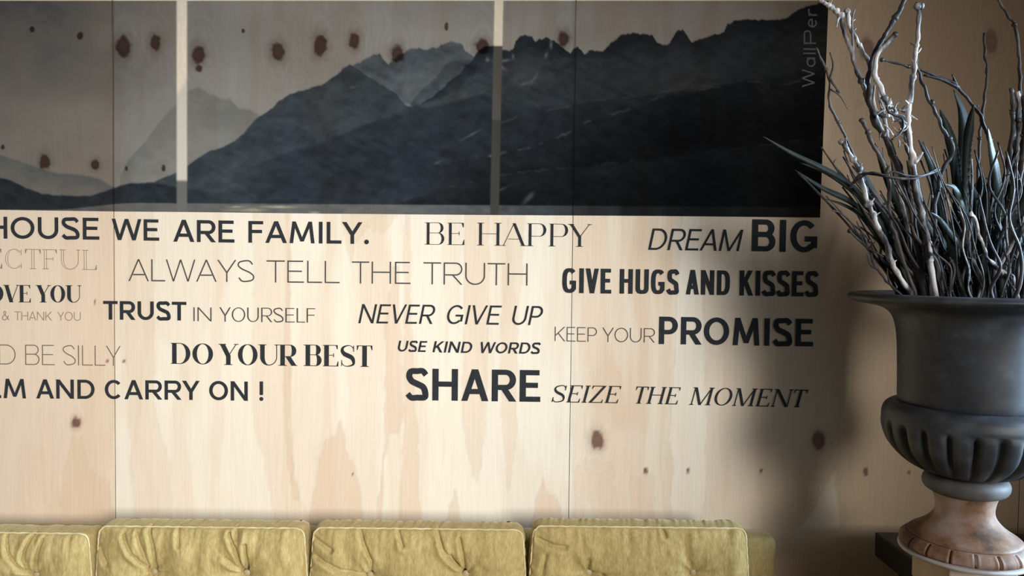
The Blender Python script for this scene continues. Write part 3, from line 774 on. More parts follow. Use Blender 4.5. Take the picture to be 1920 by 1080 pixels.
# ------------------------------------------------------------------ tufted back cushions
def cushion(xl, xr, ytop, buttons, folds, label, seed):
    yf = 1.735; th = .105
    A = at(xl, ytop, yf); B = at(xr, ytop, yf); W = B.x - A.x; H = .415; zt = (A.z + B.z) / 2
    zc = zt - H / 2; cx = (A.x + B.x) / 2
    root = empty('back_cushion', (cx, yf + th / 2, zc - H / 2), label, 'cushion', 'velvet back cushions along the sofa')
    rs = np.random.RandomState(seed)
    nu, nv = 190, 150
    u = np.linspace(-1, 1, nu); v = np.linspace(-1, 1, nv)
    U, Vv = np.meshgrid(u, v)
    rc = .022
    X = U * W / 2; Z = Vv * H / 2
    qx = np.abs(X) - (W / 2 - rc); qz = np.abs(Z) - (H / 2 - rc)
    both = (qx > 0) & (qz > 0)
    m = np.maximum(qx, qz); l = np.hypot(qx, qz) + 1e-9
    X = np.where(both, np.sign(X) * (W / 2 - rc + qx * m / l), X)
    Z = np.where(both, np.sign(Z) * (H / 2 - rc + qz * m / l), Z)
    X = X * (1 + .028 * (1 - sstep(.35, 1, Vv)))
    ed = (1 - np.abs(U) ** 5) ** .55 * (1 - np.abs(Vv) ** 5) ** .55
    D = .030 * ed
    xw = X + cx; zw = Z + zc
    # fine wrinkles dying from the seams
    dt = (H / 2 - np.abs(Z)); ds = (W / 2 - np.abs(X))
    pn = np.interp(X, np.linspace(-W, W, 240), np.convolve(rs.randn(240), [.3, .4, .3], 'same'))
    D += .0036 * pn * np.exp(-dt / .032) * (1 - np.exp(-dt / .004))
    pn2 = np.interp(Z, np.linspace(-H, H, 160), np.convolve(rs.randn(160), [.3, .4, .3], 'same'))
    D += .0028 * pn2 * np.exp(-ds / .025) * (1 - np.exp(-ds / .004))
    D += (fbm(xw * 26 + seed, zw * 14, 4, seed) - .5) * .015 * np.clip(ed, 0, 1)
    btn = []
    for bx, by in buttons:
        P = at(bx, by, yf - .008); btn.append((P.x - cx, P.z - zc))
    row2 = [(x, z - .17) for x, z in btn]
    for x, z in btn + row2:
        r = np.hypot(X - x, Z - z)
        D -= .026 * np.exp(-r / .018) + .015 * np.exp(-(r / .060) ** 2)
        an = np.arctan2(Z - z, X - x)
        ph = rs.rand() * 6
        D += .0065 * (np.sin(an * 7 + ph) * .6 + np.sin(an * 11 + ph * 2) * .4) * np.exp(-r / .045) * (1 - np.exp(-r / .010))
    # horizontal tuft channels between neighbouring buttons
    for row in (btn, row2):
        if len(row) > 1:
            z0 = (row[0][1] + row[1][1]) / 2; xa, xb = row[0][0], row[1][0]
            inside = sstep(xa - .01, xa + .01, X) * sstep(xb + .01, xb - .01, X)
            D -= .006 * np.exp(-((Z - z0) / .009) ** 2) * inside * np.exp(-np.minimum(abs(X - xa), abs(X - xb)) / .06)
    def seg(P, w_, dep):
        nonlocal D
        Q = [at(a, b, yf - .01) for a, b in P]
        best = np.full(X.shape, 9.0); sgn = np.zeros(X.shape)
        for a, b in zip(Q[:-1], Q[1:]):
            ax, az, bx, bz = a.x - cx, a.z - zc, b.x - cx, b.z - zc
            ex, ez = bx - ax, bz - az; L2 = ex * ex + ez * ez + 1e-12
            t = np.clip(((X - ax) * ex + (Z - az) * ez) / L2, 0, 1)
            d = np.hypot(X - ax - t * ex, Z - az - t * ez)
            s = ((X - ax) * ez - (Z - az) * ex) / math.sqrt(L2)
            k = d < best; best = np.where(k, d, best); sgn = np.where(k, s, sgn)
        D -= dep * np.exp(-(best / (w_ * 1.25)) ** 2)
        D += dep * .30 * np.exp(-((best - w_ * 3.0) / (w_ * 2.6)) ** 2) * (sgn > 0)
    for P, wd, dep in folds: seg(P, wd * .95, dep * 1.7)
    Yf = yf - D
    # back face
    Db = .012 * ed
    # verts
    nfront = nu * nv
    verts = np.stack([X + cx, Yf, Z + zc], -1).reshape(-1, 3).tolist()
    idx = np.arange(nfront).reshape(nv, nu)
    faces = np.stack([idx[:-1, :-1], idx[:-1, 1:], idx[1:, 1:], idx[1:, :-1]], -1).reshape(-1, 4).tolist()
    # side band: follows the outline loop
    loop = list(idx[0, :]) + list(idx[1:, -1]) + list(idx[-1, -2::-1]) + list(idx[-2:0:-1, 0])
    n = len(loop); prev = [int(i) for i in loop]; K = 12
    P0 = [Vector(verts[i]) for i in loop]
    nn = 260; wob = np.convolve(rs.randn(nn), [.25, .5, .25], 'same')
    for k in range(1, K + 1):
        t = k / K
        cur = []
        for j in range(n):
            p = P0[j]; rx = p.x - cx; rz = p.z - zc
            # outward crown, then the soft rounding toward the back
            out = .004 * math.sin(PI * min(t * 1.4, 1)) - .024 * max(0, (t - .25) / .75) ** 1.8
            top = 1 if rz > H / 2 - rc * .6 else 0
            wob_ = wob[int((j + t * 7) * .9) % nn] * .0016 * math.sin(PI * t)
            dx = (abs(rx) > W / 2 - rc * .999) * math.copysign(1, rx); dz = (abs(rz) > H / 2 - rc * .999) * math.copysign(1, rz)
            L = math.hypot(dx, dz) or 1
            q = Vector((p.x + dx / L * (out + wob_), yf + th * t, p.z + dz / L * (out + wob_)))
            cur.append(len(verts)); verts.append(tuple(q))
        for j in range(n):
            faces.append([prev[j], cur[j], cur[(j + 1) % n], prev[(j + 1) % n]])
        prev = cur
    c = len(verts); verts.append((cx, yf + th + .012, zc))
    for j in range(n): faces.append([prev[j], c, prev[(j + 1) % n]])
    body = mesh('cushion_body', verts, faces, M_VEL, root, True)
    bm = bmesh.new(); bm.from_mesh(body.data); bmesh.ops.recalc_face_normals(bm, faces=bm.faces); bm.to_mesh(body.data); bm.free()
    # piping along the front seam
    pts = [Vector((p.x, yf - .001, p.z)) for p in P0[::2]]
    pts = [p + Vector((math.sin(i * 1.7) * .0004, math.sin(i * .9) * .0005, math.cos(i * 1.3) * .0005)) for i, p in enumerate(pts)]
    V, Fc = tube(pts, .0021, 8, closed=True)
    mesh('piping', V, Fc, M_PIPE, root, True)
    for x, z in btn + row2:
        bm = bmesh.new()
        bmesh.ops.create_uvsphere(bm, u_segments=20, v_segments=12, radius=.0088, matrix=Matrix.Diagonal((1, .6, 1, 1)))
        me = bpy.data.meshes.new('button'); bm.to_mesh(me); bm.free()
        bmesh_loc = Vector((x + cx, yf + .005, z + zc))
        me.transform(Matrix.Translation(bmesh_loc))
        link('button', me, M_BTN, root, True)
    return root
cushion(-228, 167, 998, [(-115, 1081), (62, 1082)],
        [([(60, 1000), (46, 1035), (44, 1050), (60, 1080)], .0028, .008), ([(10, 1003), (22, 1040), (40, 1066), (62, 1082)], .0028, .007), ([(78, 1012), (70, 1045), (68, 1082)], .003, .006)],
        'tufted velvet back cushion, leftmost of the four and cut by the photo edge', 1)
cushion(186, 571, 988, [(284, 1076), (459, 1078)],
        [([(278, 990), (288, 1020), (291, 1045), (289, 1074)], .0030, .010), ([(232, 1004), (250, 1035), (270, 1060), (284, 1076)], .0030, .008),
         ([(332, 990), (338, 1020)], .003, .005), ([(256, 1000), (270, 1030), (281, 1060)], .0028, .005),
         ([(430, 1000), (448, 1040), (455, 1074)], .0030, .008), ([(440, 988), (444, 1008)], .003, .006), ([(461, 1020), (463, 1050), (461, 1076)], .0030, .009), ([(425, 1045), (445, 1065), (459, 1077)], .003, .005), ([(186, 1030), (202, 1055)], .004, .006)],
        'tufted velvet back cushion with deep folds, second from the left', 2)
cushion(588, 981, 991, [(692, 1082), (873, 1080)],
        [([(672, 992), (684, 1020), (698, 1050), (694, 1080)], .003, .006), ([(590, 1012), (622, 1030)], .004, .006), ([(595, 1045), (640, 1068), (690, 1082)], .0035, .007),
         ([(745, 994), (756, 1022)], .003, .006), ([(818, 990), (832, 1030), (860, 1065), (872, 1080)], .003, .008), ([(862, 1010), (868, 1040), (872, 1078)], .003, .007), ([(845, 1040), (860, 1062)], .003, .005)],
        'tufted velvet back cushion, third from the left under the word SHARE', 3)
cushion(1000, 1399, 988, [(1104, 1077), (1302, 1077)],
        [([(1010, 1012), (1040, 1022), (1060, 1024)], .004, .006), ([(1240, 988), (1247, 1004)], .003, .006), ([(1104, 1050), (1104, 1076)], .004, .005),
         ([(1022, 1040), (1016, 1075)], .004, .005), ([(1130, 1079), (1104, 1077)], .004, .006)],
        'smoothest tufted velvet back cushion, rightmost of the four', 4)

# ------------------------------------------------------------------ side table under the urn
tz = .752
pc = at(1640, 997, 1.83); tz = pc.z; tx = pc.x
table = empty('side_table', (tx + .35, 1.5, 0), 'dark stained wooden side table carrying the urn in the right corner', 'table')
box('tabletop', (tx, 1.16, tz - .06), (tx + .70, 1.83, tz), M_DARKWOOD, table, .004, 2)
box('apron', (tx + .04, 1.20, tz - .13), (tx + .66, 1.79, tz - .0605), M_DARKWOOD, table, .002, 1)
for x in (tx + .045, tx + .655):
    for y in (1.205, 1.785):
        box('leg', (x - .025, y - .025, 0), (x + .025, y + .025, tz - .1305), M_DARKWOOD, table, .004, 1)

# ------------------------------------------------------------------ urn
UY = 1.50
M_IRON = noisy('dark_weathered_urn', [(.30, (.018, .019, .022)), (.55, (.038, .041, .047)), (.75, (.085, .092, .104))], 14, rough=.5, spec=.45, detail=8, bmp=.35, dist=.0015)
def foot_mat(name):
    m, nt, b = mat_base(name, rough=.6, spec=.3)
    n = noise_node(nt, 11, 7, .62)
    r = ramp(nt, n.outputs['Fac'], [(.36, (.10, .055, .035)), (.47, (.26, .14, .08)), (.56, (.34, .235, .19)), (.7, (.46, .36, .32))])
    nt.links.new(r.outputs[0], b.inputs['Base Color']); bump(nt, b, n.outputs['Fac'], .35, .0015)
    return m
M_FOOT = foot_mat('rusty_pink_urn_foot')
M_COLLAR = noisy('grey_collar', [(.3, (.08, .073, .07)), (.7, (.15, .14, .138))], 20, rough=.6, bmp=.3)
M_RIMP = noisy('pale_foot_rim', [(.3, (.42, .38, .36)), (.7, (.60, .56, .54))], 20, rough=.6, bmp=.3)  # pale tone carries the light caught by the foot's lower edge
M_PLINTH = noisy('peach_stone_plinth', [(.3, (.42, .31, .22)), (.7, (.56, .44, .34))], 14, rough=.7, bmp=.3)
M_SOIL = noisy('dark_potting_soil', [(.3, (.008, .007, .007)), (.7, (.028, .024, .02))], 60, rough=.95, bmp=1, dist=.01)
ub = at(1806, 1030, UY); UX = ub.x
zpx = lambda y: at(1812, y, UY).z
K = UY / F
urn = empty('garden_urn', (UX, UY, tz), 'tall dark campana garden urn with fluted bowl and rusty foot, holding branches', 'urn')
def lathe(name, prof, mat, n=132, mod=None, closed_loop=False, smooth=True):
    V = []; Fc = []
    for (r, z) in prof:
        for k in range(n):
            a = 2 * PI * k / n
            rr = r if mod is None else mod(r, z, a)
            V.append((UX + rr * math.cos(a), UY + rr * math.sin(a), z))
    m = len(prof)
    for i in range(m - 1 if not closed_loop else m):
        j = (i + 1) % m
        for k in range(n):
            Fc.append((i * n + k, i * n + (k + 1) % n, j * n + (k + 1) % n, j * n + k))
    if not closed_loop:
        for base, rev in ((0, True), ((m - 1) * n, False)):
            f = [base + k for k in range(n)]
            Fc.append(tuple(f[::-1] if rev else f))
    o = mesh(name, V, Fc, mat, urn, smooth)
    bm = bmesh.new(); bm.from_mesh(o.data); bmesh.ops.recalc_face_normals(bm, faces=bm.faces); bm.to_mesh(o.data); bm.free()
    return o
def prof(pts, n=5):
    P = catmull([(r * K, zpx(y), 0) for r, y in pts], n)
    return [(p.x, p.y) for p in P]
# vase body: outer wall, rolled rim, inner wall (closed section)
outer = prof([(112, 762), (119, 752), (120, 720), (121, 680), (123, 640), (127, 612), (135, 592), (150, 580), (172, 574), (196, 570), (210, 564), (213, 558), (207, 553), (195, 551)], 5)
inner = prof([(178, 556), (150, 566), (126, 588), (114, 620), (108, 680), (100, 756)], 4)
lathe('vase_body', outer + inner, M_IRON, 144, closed_loop=True)
# gadrooned bowl
zt_, zb_ = zpx(792), zpx(884)
NG = 22
def gad(r, z, a):
    t = (z - zb_) / (zt_ - zb_)
    if t <= 0 or t >= 1.02: return r
    env = min(1, (1.02 - t) / .13) * min(1, max(t, 0) / .06 + .3)
    s = abs(math.sin(a * NG / 2 + .35))
    arch = 1 if t < .86 else max(0, min(1, (s - (t - .86) / .16 * .9) * 4 + .2))
    return r * (1 - .11 * env * (1 - s) ** 2.4) * (1 + .012 * env * s)
bowl = prof([(108, 757), (124, 757), (136, 762), (143, 770), (146, 781), (146, 790), (145, 802), (141, 820), (133, 838), (120, 854), (104, 868), (86, 879), (66, 886), (52, 889)], 7)
lathe('fluted_bowl', bowl, M_IRON, NG * 14, gad)
lathe('collar', prof([(52, 889.5), (64, 891), (71, 897), (73, 906), (70, 915), (62, 921), (55, 924)], 5), M_COLLAR, 96)
lathe('stem', prof([(55, 924.5), (53, 930), (50, 942), (49, 952), (51, 962), (57, 972), (68, 983), (82, 993), (92, 999), (95, 1003)], 5), M_FOOT, 96)
NF = 17
def petals(r, z, a):
    s = abs(math.sin(a * NF / 2 + .8))
    return r * (1 - .055 * max(0, 1 - s * 5)) if r > 60 * K else r
def ring_mod(r, z, a):
    s = abs(math.sin(a * NF / 2 + .8))
    t = (z - zpx(1026)) / (zpx(1005) - zpx(1026))
    if 0 < t < 1: return r * (1 - .06 * max(0, 1 - s * 4.5) + .02 * max(0, 1 - abs(s - .3) * 6))
    return r
lathe('petal_ring', prof([(94, 1003.5), (98, 1005), (103, 1009), (107, 1014), (109, 1020), (108, 1025), (104, 1027)], 5), M_FOOT, NF * 16, ring_mod)
lathe('foot_rim', prof([(104, 1027.5), (110, 1029), (111, 1033), (106, 1037), (90, 1040), (70, 1041)], 4), M_RIMP, 96)
ph = zpx(1041) ; a_ = .068
box('plinth', (UX - a_, UY - a_, tz + .0005), (UX + a_, UY + a_, ph), M_PLINTH, urn, .004, 2)
# soil
V = []; Fc = []; n = 40
zs_ = zpx(571)
for i in range(9):
    for k in range(n):
        r = 132 * K * i / 8; a = 2 * PI * k / n
        V.append((UX + r * math.cos(a), UY + r * math.sin(a), zs_ + .004 * mnoise.noise(Vector((r * 60 * math.cos(a), r * 60 * math.sin(a), 0)))))
for i in range(8):
    for k in range(n): Fc.append((i * n + k, i * n + (k + 1) % n, (i + 1) * n + (k + 1) % n, (i + 1) * n + k))
mesh('soil', V, Fc, M_SOIL, urn, True)

# ------------------------------------------------------------------ branches and leaves in the urn
def bark(name, stops, scale=45, rough=.5):
    return noisy(name, stops, scale, rough=rough, spec=.35, detail=6, stretch=(1, 1, .22), bmp=.9, dist=.003)
M_SILVER = bark('silvery_bare_bark', [(.38, (.030, .028, .032)), (.47, (.18, .17, .175)), (.56, (.55, .53, .53)), (.66, (.72, .70, .69))])
M_DARKB = bark('dark_bark', [(.35, (.014, .013, .016)), (.6, (.045, .04, .045)), (.75, (.16, .15, .155))])
M_BROWN = bark('grey_brown_bark', [(.35, (.03, .026, .025)), (.55, (.085, .07, .066)), (.72, (.18, .155, .145))])
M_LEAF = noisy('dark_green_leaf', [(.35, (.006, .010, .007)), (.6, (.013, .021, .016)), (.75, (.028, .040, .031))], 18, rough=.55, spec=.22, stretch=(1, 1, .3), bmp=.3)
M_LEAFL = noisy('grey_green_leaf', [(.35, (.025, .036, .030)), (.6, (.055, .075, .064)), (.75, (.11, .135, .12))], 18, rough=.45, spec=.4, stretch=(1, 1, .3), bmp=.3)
zsoil = zs_ - .01
def fit_depth(pts, d0, d1):
    """pixel polyline tip -> mouth; depth runs from d0 at the tip to d1 in the mouth; clamps inside the opening"""
    n = len(pts); out = []
    for i, (x, y) in enumerate(pts):
        t = i / (n - 1); out.append(at(x, y, d0 + (d1 - d0) * t ** 1.2))
    e = out[-1]
    v = Vector((e.x - UX, e.y - UY, 0))
    if v.length > .13: v = v * (.13 / v.length); e = Vector((UX + v.x, UY + v.y, e.z))
    out[-1] = Vector((e.x, e.y, zsoil)); return out
def add_blob(V, Fc, c, r):
    b = len(V)
    for i in range(5):
        ph_ = PI * (i + .5) / 5
        for k in range(7):
            a = 2 * PI * k / 7
            V.append(c + Vector((math.sin(ph_) * math.cos(a), math.sin(ph_) * math.sin(a), math.cos(ph_))) * r * rng.uniform(.85, 1.15))
    for i in range(4):
        for k in range(7): Fc.append((b + i * 7 + k, b + i * 7 + (k + 1) % 7, b + (i + 1) * 7 + (k + 1) % 7, b + (i + 1) * 7 + k))
    Fc.append(tuple(b + k for k in reversed(range(7)))); Fc.append(tuple(b + 28 + k for k in range(7)))
def branch(pts, r0, r1, mat, label, d0=1.42, d1=1.5, forks=(), knobs=(), group=None, spikes=.5, nm='dry_branch', rooted=True):
    P3 = fit_depth(pts, d0, d1) if rooted else [at(x, y, d0 + (d1 - d0) * i / (len(pts) - 1)) for i, (x, y) in enumerate(pts)]
    P = catmull(P3, 7); n = len(P)
    P = [p + Vector((mnoise.noise(p * 55), mnoise.noise(p * 55 + Vector((9, 0, 0))), 0)) * .003 for p in P]
    rad = [.76 * (r0 + (r1 - r0) * i / (n - 1)) * K * (1 + .42 * mnoise.noise(P[i] * 110)) for i in range(n)]
    V, Fc = tube(P, rad, 7)
    for f in forks:
        fp, fr = f
        # the fork starts on the branch: nearest point in picture depth
        tgt = at(fp[-1][0], fp[-1][1], 1.45)
        j = min(range(n), key=lambda i: (Vector(((P[i].x / P[i].y) - tgt.x / tgt.y, (P[i].z - CAM.z) / P[i].y - (tgt.z - CAM.z) / tgt.y))).length)
        dy = P[j].y
        Q = [at(x, y, dy - .012 * (1 - i / len(fp))) for i, (x, y) in enumerate(fp[:-1])] + [P[j]]
        Q = catmull(Q, 5)
        tube(Q, [fr * K * (.6 + .6 * i / len(Q)) for i in range(len(Q))], 6, V=V, Fc=Fc)
    for kx, ky, kr in knobs:
        tgt = at(kx, ky, 1.45)
        j = min(range(n), key=lambda i: (Vector(((P[i].x / P[i].y) - tgt.x / tgt.y, (P[i].z - CAM.z) / P[i].y - (tgt.z - CAM.z) / tgt.y))).length)
        add_blob(V, Fc, at(kx, ky, P[j].y), kr * K)
    for i in range(4, n - 4):
        if rng.random() < spikes * .16:
            d = Vector((rng.uniform(-1, 1), rng.uniform(-.6, .6), rng.uniform(.1, 1))).normalized()
            L = rng.uniform(4, 13) * K
            tube([P[i], P[i] + d * L * .6, P[i] + d * L + Vector((0, 0, L * .15))], [rad[i] * .5, rad[i] * .34, rad[i] * .12], 5, V=V, Fc=Fc)
            if rng.random() < .5: add_blob(V, Fc, P[i], rad[i] * 1.5)
    o = mesh(nm, V, Fc, mat, None, True)
    return tag(o, label, 'branch', group or 'bare branches standing in the urn')
branch([(1534, -4), (1548, 6), (1566, 20), (1576, 34), (1586, 66), (1600, 112), (1618, 158), (1632, 196), (1646, 228), (1664, 270), (1690, 345), (1718, 450), (1738, 550)], 4, 7, M_SILVER,
       'thick silvery branch forking at the mural top right corner', 1.40, 1.46,
       forks=[([(1568, 52), (1571, 38), (1575, 30)], 2), ([(1603, 18), (1598, 40), (1600, 112)], 2.2)], knobs=[(1568, 21, 6), (1577, 30, 7)], spikes=.4)
branch([(1588, 20), (1592, 44), (1604, 70), (1618, 96), (1630, 120), (1642, 150), (1654, 200), (1672, 300), (1700, 420), (1722, 550)], 5, 4.5, M_SILVER, 'pale straight stick beside the forked silvery branch', 1.43, 1.5, knobs=[(1588, 22, 6)])
branch([(1700, -6), (1683, 24), (1666, 56), (1648, 86), (1634, 116), (1629, 155), (1632, 195), (1645, 235), (1662, 262), (1688, 322), (1710, 400), (1728, 550)], 5, 8.5, M_DARKB, 'black curved branch leaning right at the top', 1.40, 1.44, spikes=.2)
branch([(1679, 64), (1667, 78), (1652, 92), (1642, 112), (1640, 138), (1651, 166), (1664, 190), (1681, 216), (1695, 242), (1702, 272), (1716, 330), (1736, 430), (1752, 550)], 5.5, 6, M_SILVER, 'gnarled silvery branch with white cut tip', 1.385, 1.43, knobs=[(1678, 65, 5), (1697, 205, 6)], forks=[([(1640, 160), (1638, 190), (1650, 215), (1681, 216)], 3.5), ([(1708, 250), (1700, 225), (1681, 216)], 4)])
branch([(1722, 18), (1722, 48), (1717, 92), (1713, 128), (1710, 165), (1706, 196), (1703, 232), (1705, 268), (1712, 298), (1714, 330), (1722, 382), (1738, 455), (1756, 550)], 4.5, 7, M_SILVER, 'tallest upright silvery stick with a round white tip', 1.37, 1.42,
       knobs=[(1720, 12, 7), (1727, 12, 5.5), (1705, 191, 6), (1716, 300, 7)], forks=[([(1697, 188), (1701, 192), (1706, 194)], 2), ([(1730, 285), (1722, 297), (1713, 304)], 3)])
branch([(1529, 90), (1540, 112), (1549, 130), (1555, 158), (1553, 188), (1562, 210), (1576, 238), (1594, 275), (1622, 345), (1652, 430), (1682, 550)], 2.5, 4, M_BROWN, 'thin forked twig crossing the mural right edge', 1.42, 1.5,
       forks=[([(1556, 98), (1562, 122), (1554, 150)], 2), ([(1574, 174), (1560, 154), (1555, 145)], 2.6), ([(1590, 205), (1575, 180), (1560, 165)], 1.6)], knobs=[(1549, 130, 3.5), (1571, 172, 4)])
branch([(1577, 264), (1585, 274), (1594, 292), (1606, 308), (1612, 324), (1618, 352), (1630, 388), (1646, 424), (1662, 458), (1676, 500), (1692, 550)], 5, 6, M_SILVER, 'pale stick with a frayed white head at the left of the bunch', 1.38, 1.44, knobs=[(1577, 266, 5), (1584, 272, 5), (1611, 316, 7)], forks=[([(1586, 258), (1586, 268), (1590, 282)], 2)])
branch([(1616, 224), (1626, 248), (1640, 278), (1655, 304), (1662, 320), (1667, 350), (1668, 400), (1684, 460), (1706, 550)], 5, 4.5, M_BROWN, 'grey-brown stick with a pale forked knuckle halfway', 1.40, 1.45, knobs=[(1616, 226, 5), (1663, 316, 6)], forks=[([(1668, 312), (1664, 322), (1663, 334)], 3)])
branch([(1654, 112), (1690, 121), (1722, 130), (1760, 144), (1790, 158), (1812, 182), (1832, 208), (1846, 238), (1857, 275), (1862, 340), (1852, 450), (1835, 550)], 2.5, 5.5, M_DARKB, 'dark branch arching over to the right', 1.46, 1.54, forks=[([(1732, 141), (1765, 149), (1795, 165)], 3.5), ([(1785, 140), (1790, 150), (1796, 165)], 2)], knobs=[(1654, 112, 4)], spikes=.8)
branch([(1716, 98), (1721, 128), (1733, 164), (1746, 196), (1758, 222), (1771, 246), (1785, 270), (1784, 292), (1771, 312), (1760, 350), (1752, 410), (1764, 550)], 3, 5.5, M_DARKB, 'dark stem with a kink toward the right below the tall stick', 1.39, 1.44, knobs=[(1747, 192, 5)])
branch([(1868, -6), (1880, 14), (1893, 34), (1902, 44), (1907, 70), (1911, 120), (1912, 190), (1903, 330), (1880, 550)], 3, 4.5, M_BROWN, 'faint brown twig reaching the top right corner', 1.56, 1.56, knobs=[(1902, 46, 5)])
branch([(1844, 62), (1847, 98), (1851, 135), (1846, 190), (1836, 260), (1832, 400), (1826, 550)], 3, 4, M_BROWN, 'slim dull stick in front of the knot at the right', 1.58, 1.56)
for q, (x, y, k) in enumerate([(1895, 165, 0), (1907, 172, 1), (1918, 180, 2), (1930, 168, 3)]):
    branch([(x, y), (x + 4, y + 40), (x + 2, y + 90), (x - 6, y + 160), (x - 26, y + 260), (x - 48, 550)], 5, 4, M_SILVER if k % 2 else M_BROWN, ['first', 'second', 'third', 'fourth'][q] + ' from the left of the knotty grey sticks at the right edge', 1.42, 1.48, group='knotty sticks clustered at the right edge', spikes=1.3)
branch([(1819, 402), (1827, 406), (1832, 424), (1839, 452), (1848, 476), (1862, 494), (1884, 512), (1902, 524), (1912, 545)], 3.2, 4, M_SILVER, 'pale hooked twig low at the right above the rim', 1.34, 1.42, knobs=[(1820, 401, 4)])
branch([(1940, 396), (1920, 420), (1908, 442), (1893, 466), (1876, 498), (1862, 520), (1850, 550)], 4.5, 4, M_SILVER, 'pale pinkish stick slanting in from the right edge', 1.35, 1.42, forks=[([(1940, 424), (1922, 430), (1908, 442)], 4)])
branch([(1562, 394), (1580, 402), (1596, 420), (1614, 444), (1628, 468), (1638, 494), (1656, 520), (1676, 540), (1696, 556)], 2, 3.4, M_DARKB, 'crooked dark thorny twig at the far left above the rim', 1.42, 1.46,
       forks=[([(1592, 432), (1606, 446), (1622, 462)], 2.4), ([(1657, 482), (1640, 472), (1628, 462)], 2), ([(1643, 452), (1634, 460), (1628, 468)], 1.6), ([(1626, 478), (1632, 496), (1645, 506)], 2), ([(1664, 503), (1664, 514), (1668, 530)], 1.6), ([(1606, 415), (1618, 440), (1628, 466)], 2)], knobs=[(1593, 433, 4), (1630, 452, 4)], spikes=1)
# loop of vine tied round the sticks
P = [at(x, y, d) for x, y, d in [(1594, 352, 1.40), (1606, 334, 1.375), (1618, 326, 1.365), (1642, 327, 1.355), (1668, 332, 1.35), (1694, 335, 1.35), (1720, 333, 1.352), (1745, 325, 1.36), (1762, 318, 1.385)]]
V, Fc = tube(catmull(P, 7), 2.4 * K, 7)
P = [at(x, y, d) for x, y, d in [(1600, 344, 1.385), (1630, 324, 1.352), (1660, 328, 1.345), (1676, 322, 1.343), (1700, 329, 1.343), (1730, 329, 1.348), (1758, 316, 1.375)]]
tube(catmull(P, 7), 1.8 * K, 7, V=V, Fc=Fc)
tag(mesh('vine', V, Fc, M_DARKB, None, True), 'thin dark vine wrapped across the bunch of sticks', 'vine')
P = [at(x, y, 1.352) for x, y in [(1662, 200), (1668, 212), (1678, 210), (1674, 203), (1664, 206), (1676, 216), (1690, 220), (1694, 236), (1686, 252), (1672, 262)]]
V, Fc = tube(catmull(P, 6), 1.9 * K, 7)
tag(mesh('vine', V, Fc, M_DARKB, None, True), 'small dark tendril curling over the gnarled silvery branch', 'vine')

V, Fc = [], []
for i in range(26):
    c_ = at(1676 + rng.gauss(0, 16), 236 + rng.gauss(0, 26), 1.375 + rng.uniform(0, .03))
    d_ = Vector((rng.uniform(-1, 1), rng.uniform(-.3, .3), rng.uniform(-.7, 1))).normalized()
    L_ = rng.uniform(10, 30) * K; n_ = Vector((-d_.z, 0, d_.x)) * rng.uniform(-.5, .5)
    tube(catmull([c_, c_ + d_ * L_ * .5 + n_ * L_ * .5, c_ + d_ * L_], 4), [1.7 * K, 1.6 * K, 1.5 * K, 1.4 * K, 1.3 * K, 1.2 * K, 1.0 * K, .8 * K, .4 * K], 5, V=V, Fc=Fc)
tag(mesh('thorny_sprig', V, Fc, M_SILVER, None, True), 'tangle of fine pale thorns caught on the gnarled silvery branch', 'sprig')
# filler sticks: grow from the mouth
def mouth_pt(i, n):
    a = i * 2.399; r = .125 * math.sqrt((i + .5) / n)
    return UX + r * math.cos(a), UY + r * math.sin(a)
NFILL = 150
for i in range(NFILL):
    mx, my = mouth_pt(i, NFILL)
    lean = (mx - UX) * 5.0 + rng.uniform(-.18, .14) - .10
    leany = (my - UY) * 1.8 + rng.uniform(-.1, .1)
    h = rng.uniform(.10, .30) if i % 3 else rng.uniform(.2, .36)
    pts = []
    for k in range(6):
        t = k / 5
        bend = rng.uniform(-.012, .012)
        pts.append(Vector((mx + lean * h * .9 * t ** 1.25 + bend, my + leany * h * t + rng.uniform(-.01, .01), zsoil + h * t)))
    # stay in front of the wall
    P = catmull(pts[::-1], 6); n = len(P)
    r0 = rng.uniform(1.3, 3.6) * K
    V, Fc = tube(P, [r0 * (.55 + .6 * j / n) * (1 + .3 * mnoise.noise(P[j] * 90)) for j in range(n)], 6)
    for j in range(3, n - 3):
        if rng.random() < .12:
            d = Vector((rng.uniform(-1, 1), rng.uniform(-.6, .6), rng.uniform(.2, 1))).normalized(); L = rng.uniform(5, 18) * K
            tube([P[j], P[j] + d * L * .5, P[j] + d * L], [r0 * .55, r0 * .4, r0 * .12], 5, V=V, Fc=Fc)
    kind_ = [0, 1, 1, 0, 1, 1, 0, 2, 1, 0, 1][i % 11]
    o = mesh('twig', V, Fc, [M_BROWN, M_DARKB, M_SILVER][kind_], None, True)
    tag(o, ['thin grey-brown twig in the dense thicket rising from the urn', 'thin blackish twig in the dense thicket rising from the urn', 'thin pale silvery twig in the dense thicket rising from the urn'][kind_],
        'twig', ['grey-brown twigs packed in the urn', 'blackish twigs packed in the urn', 'silvery twigs packed in the urn'][kind_])

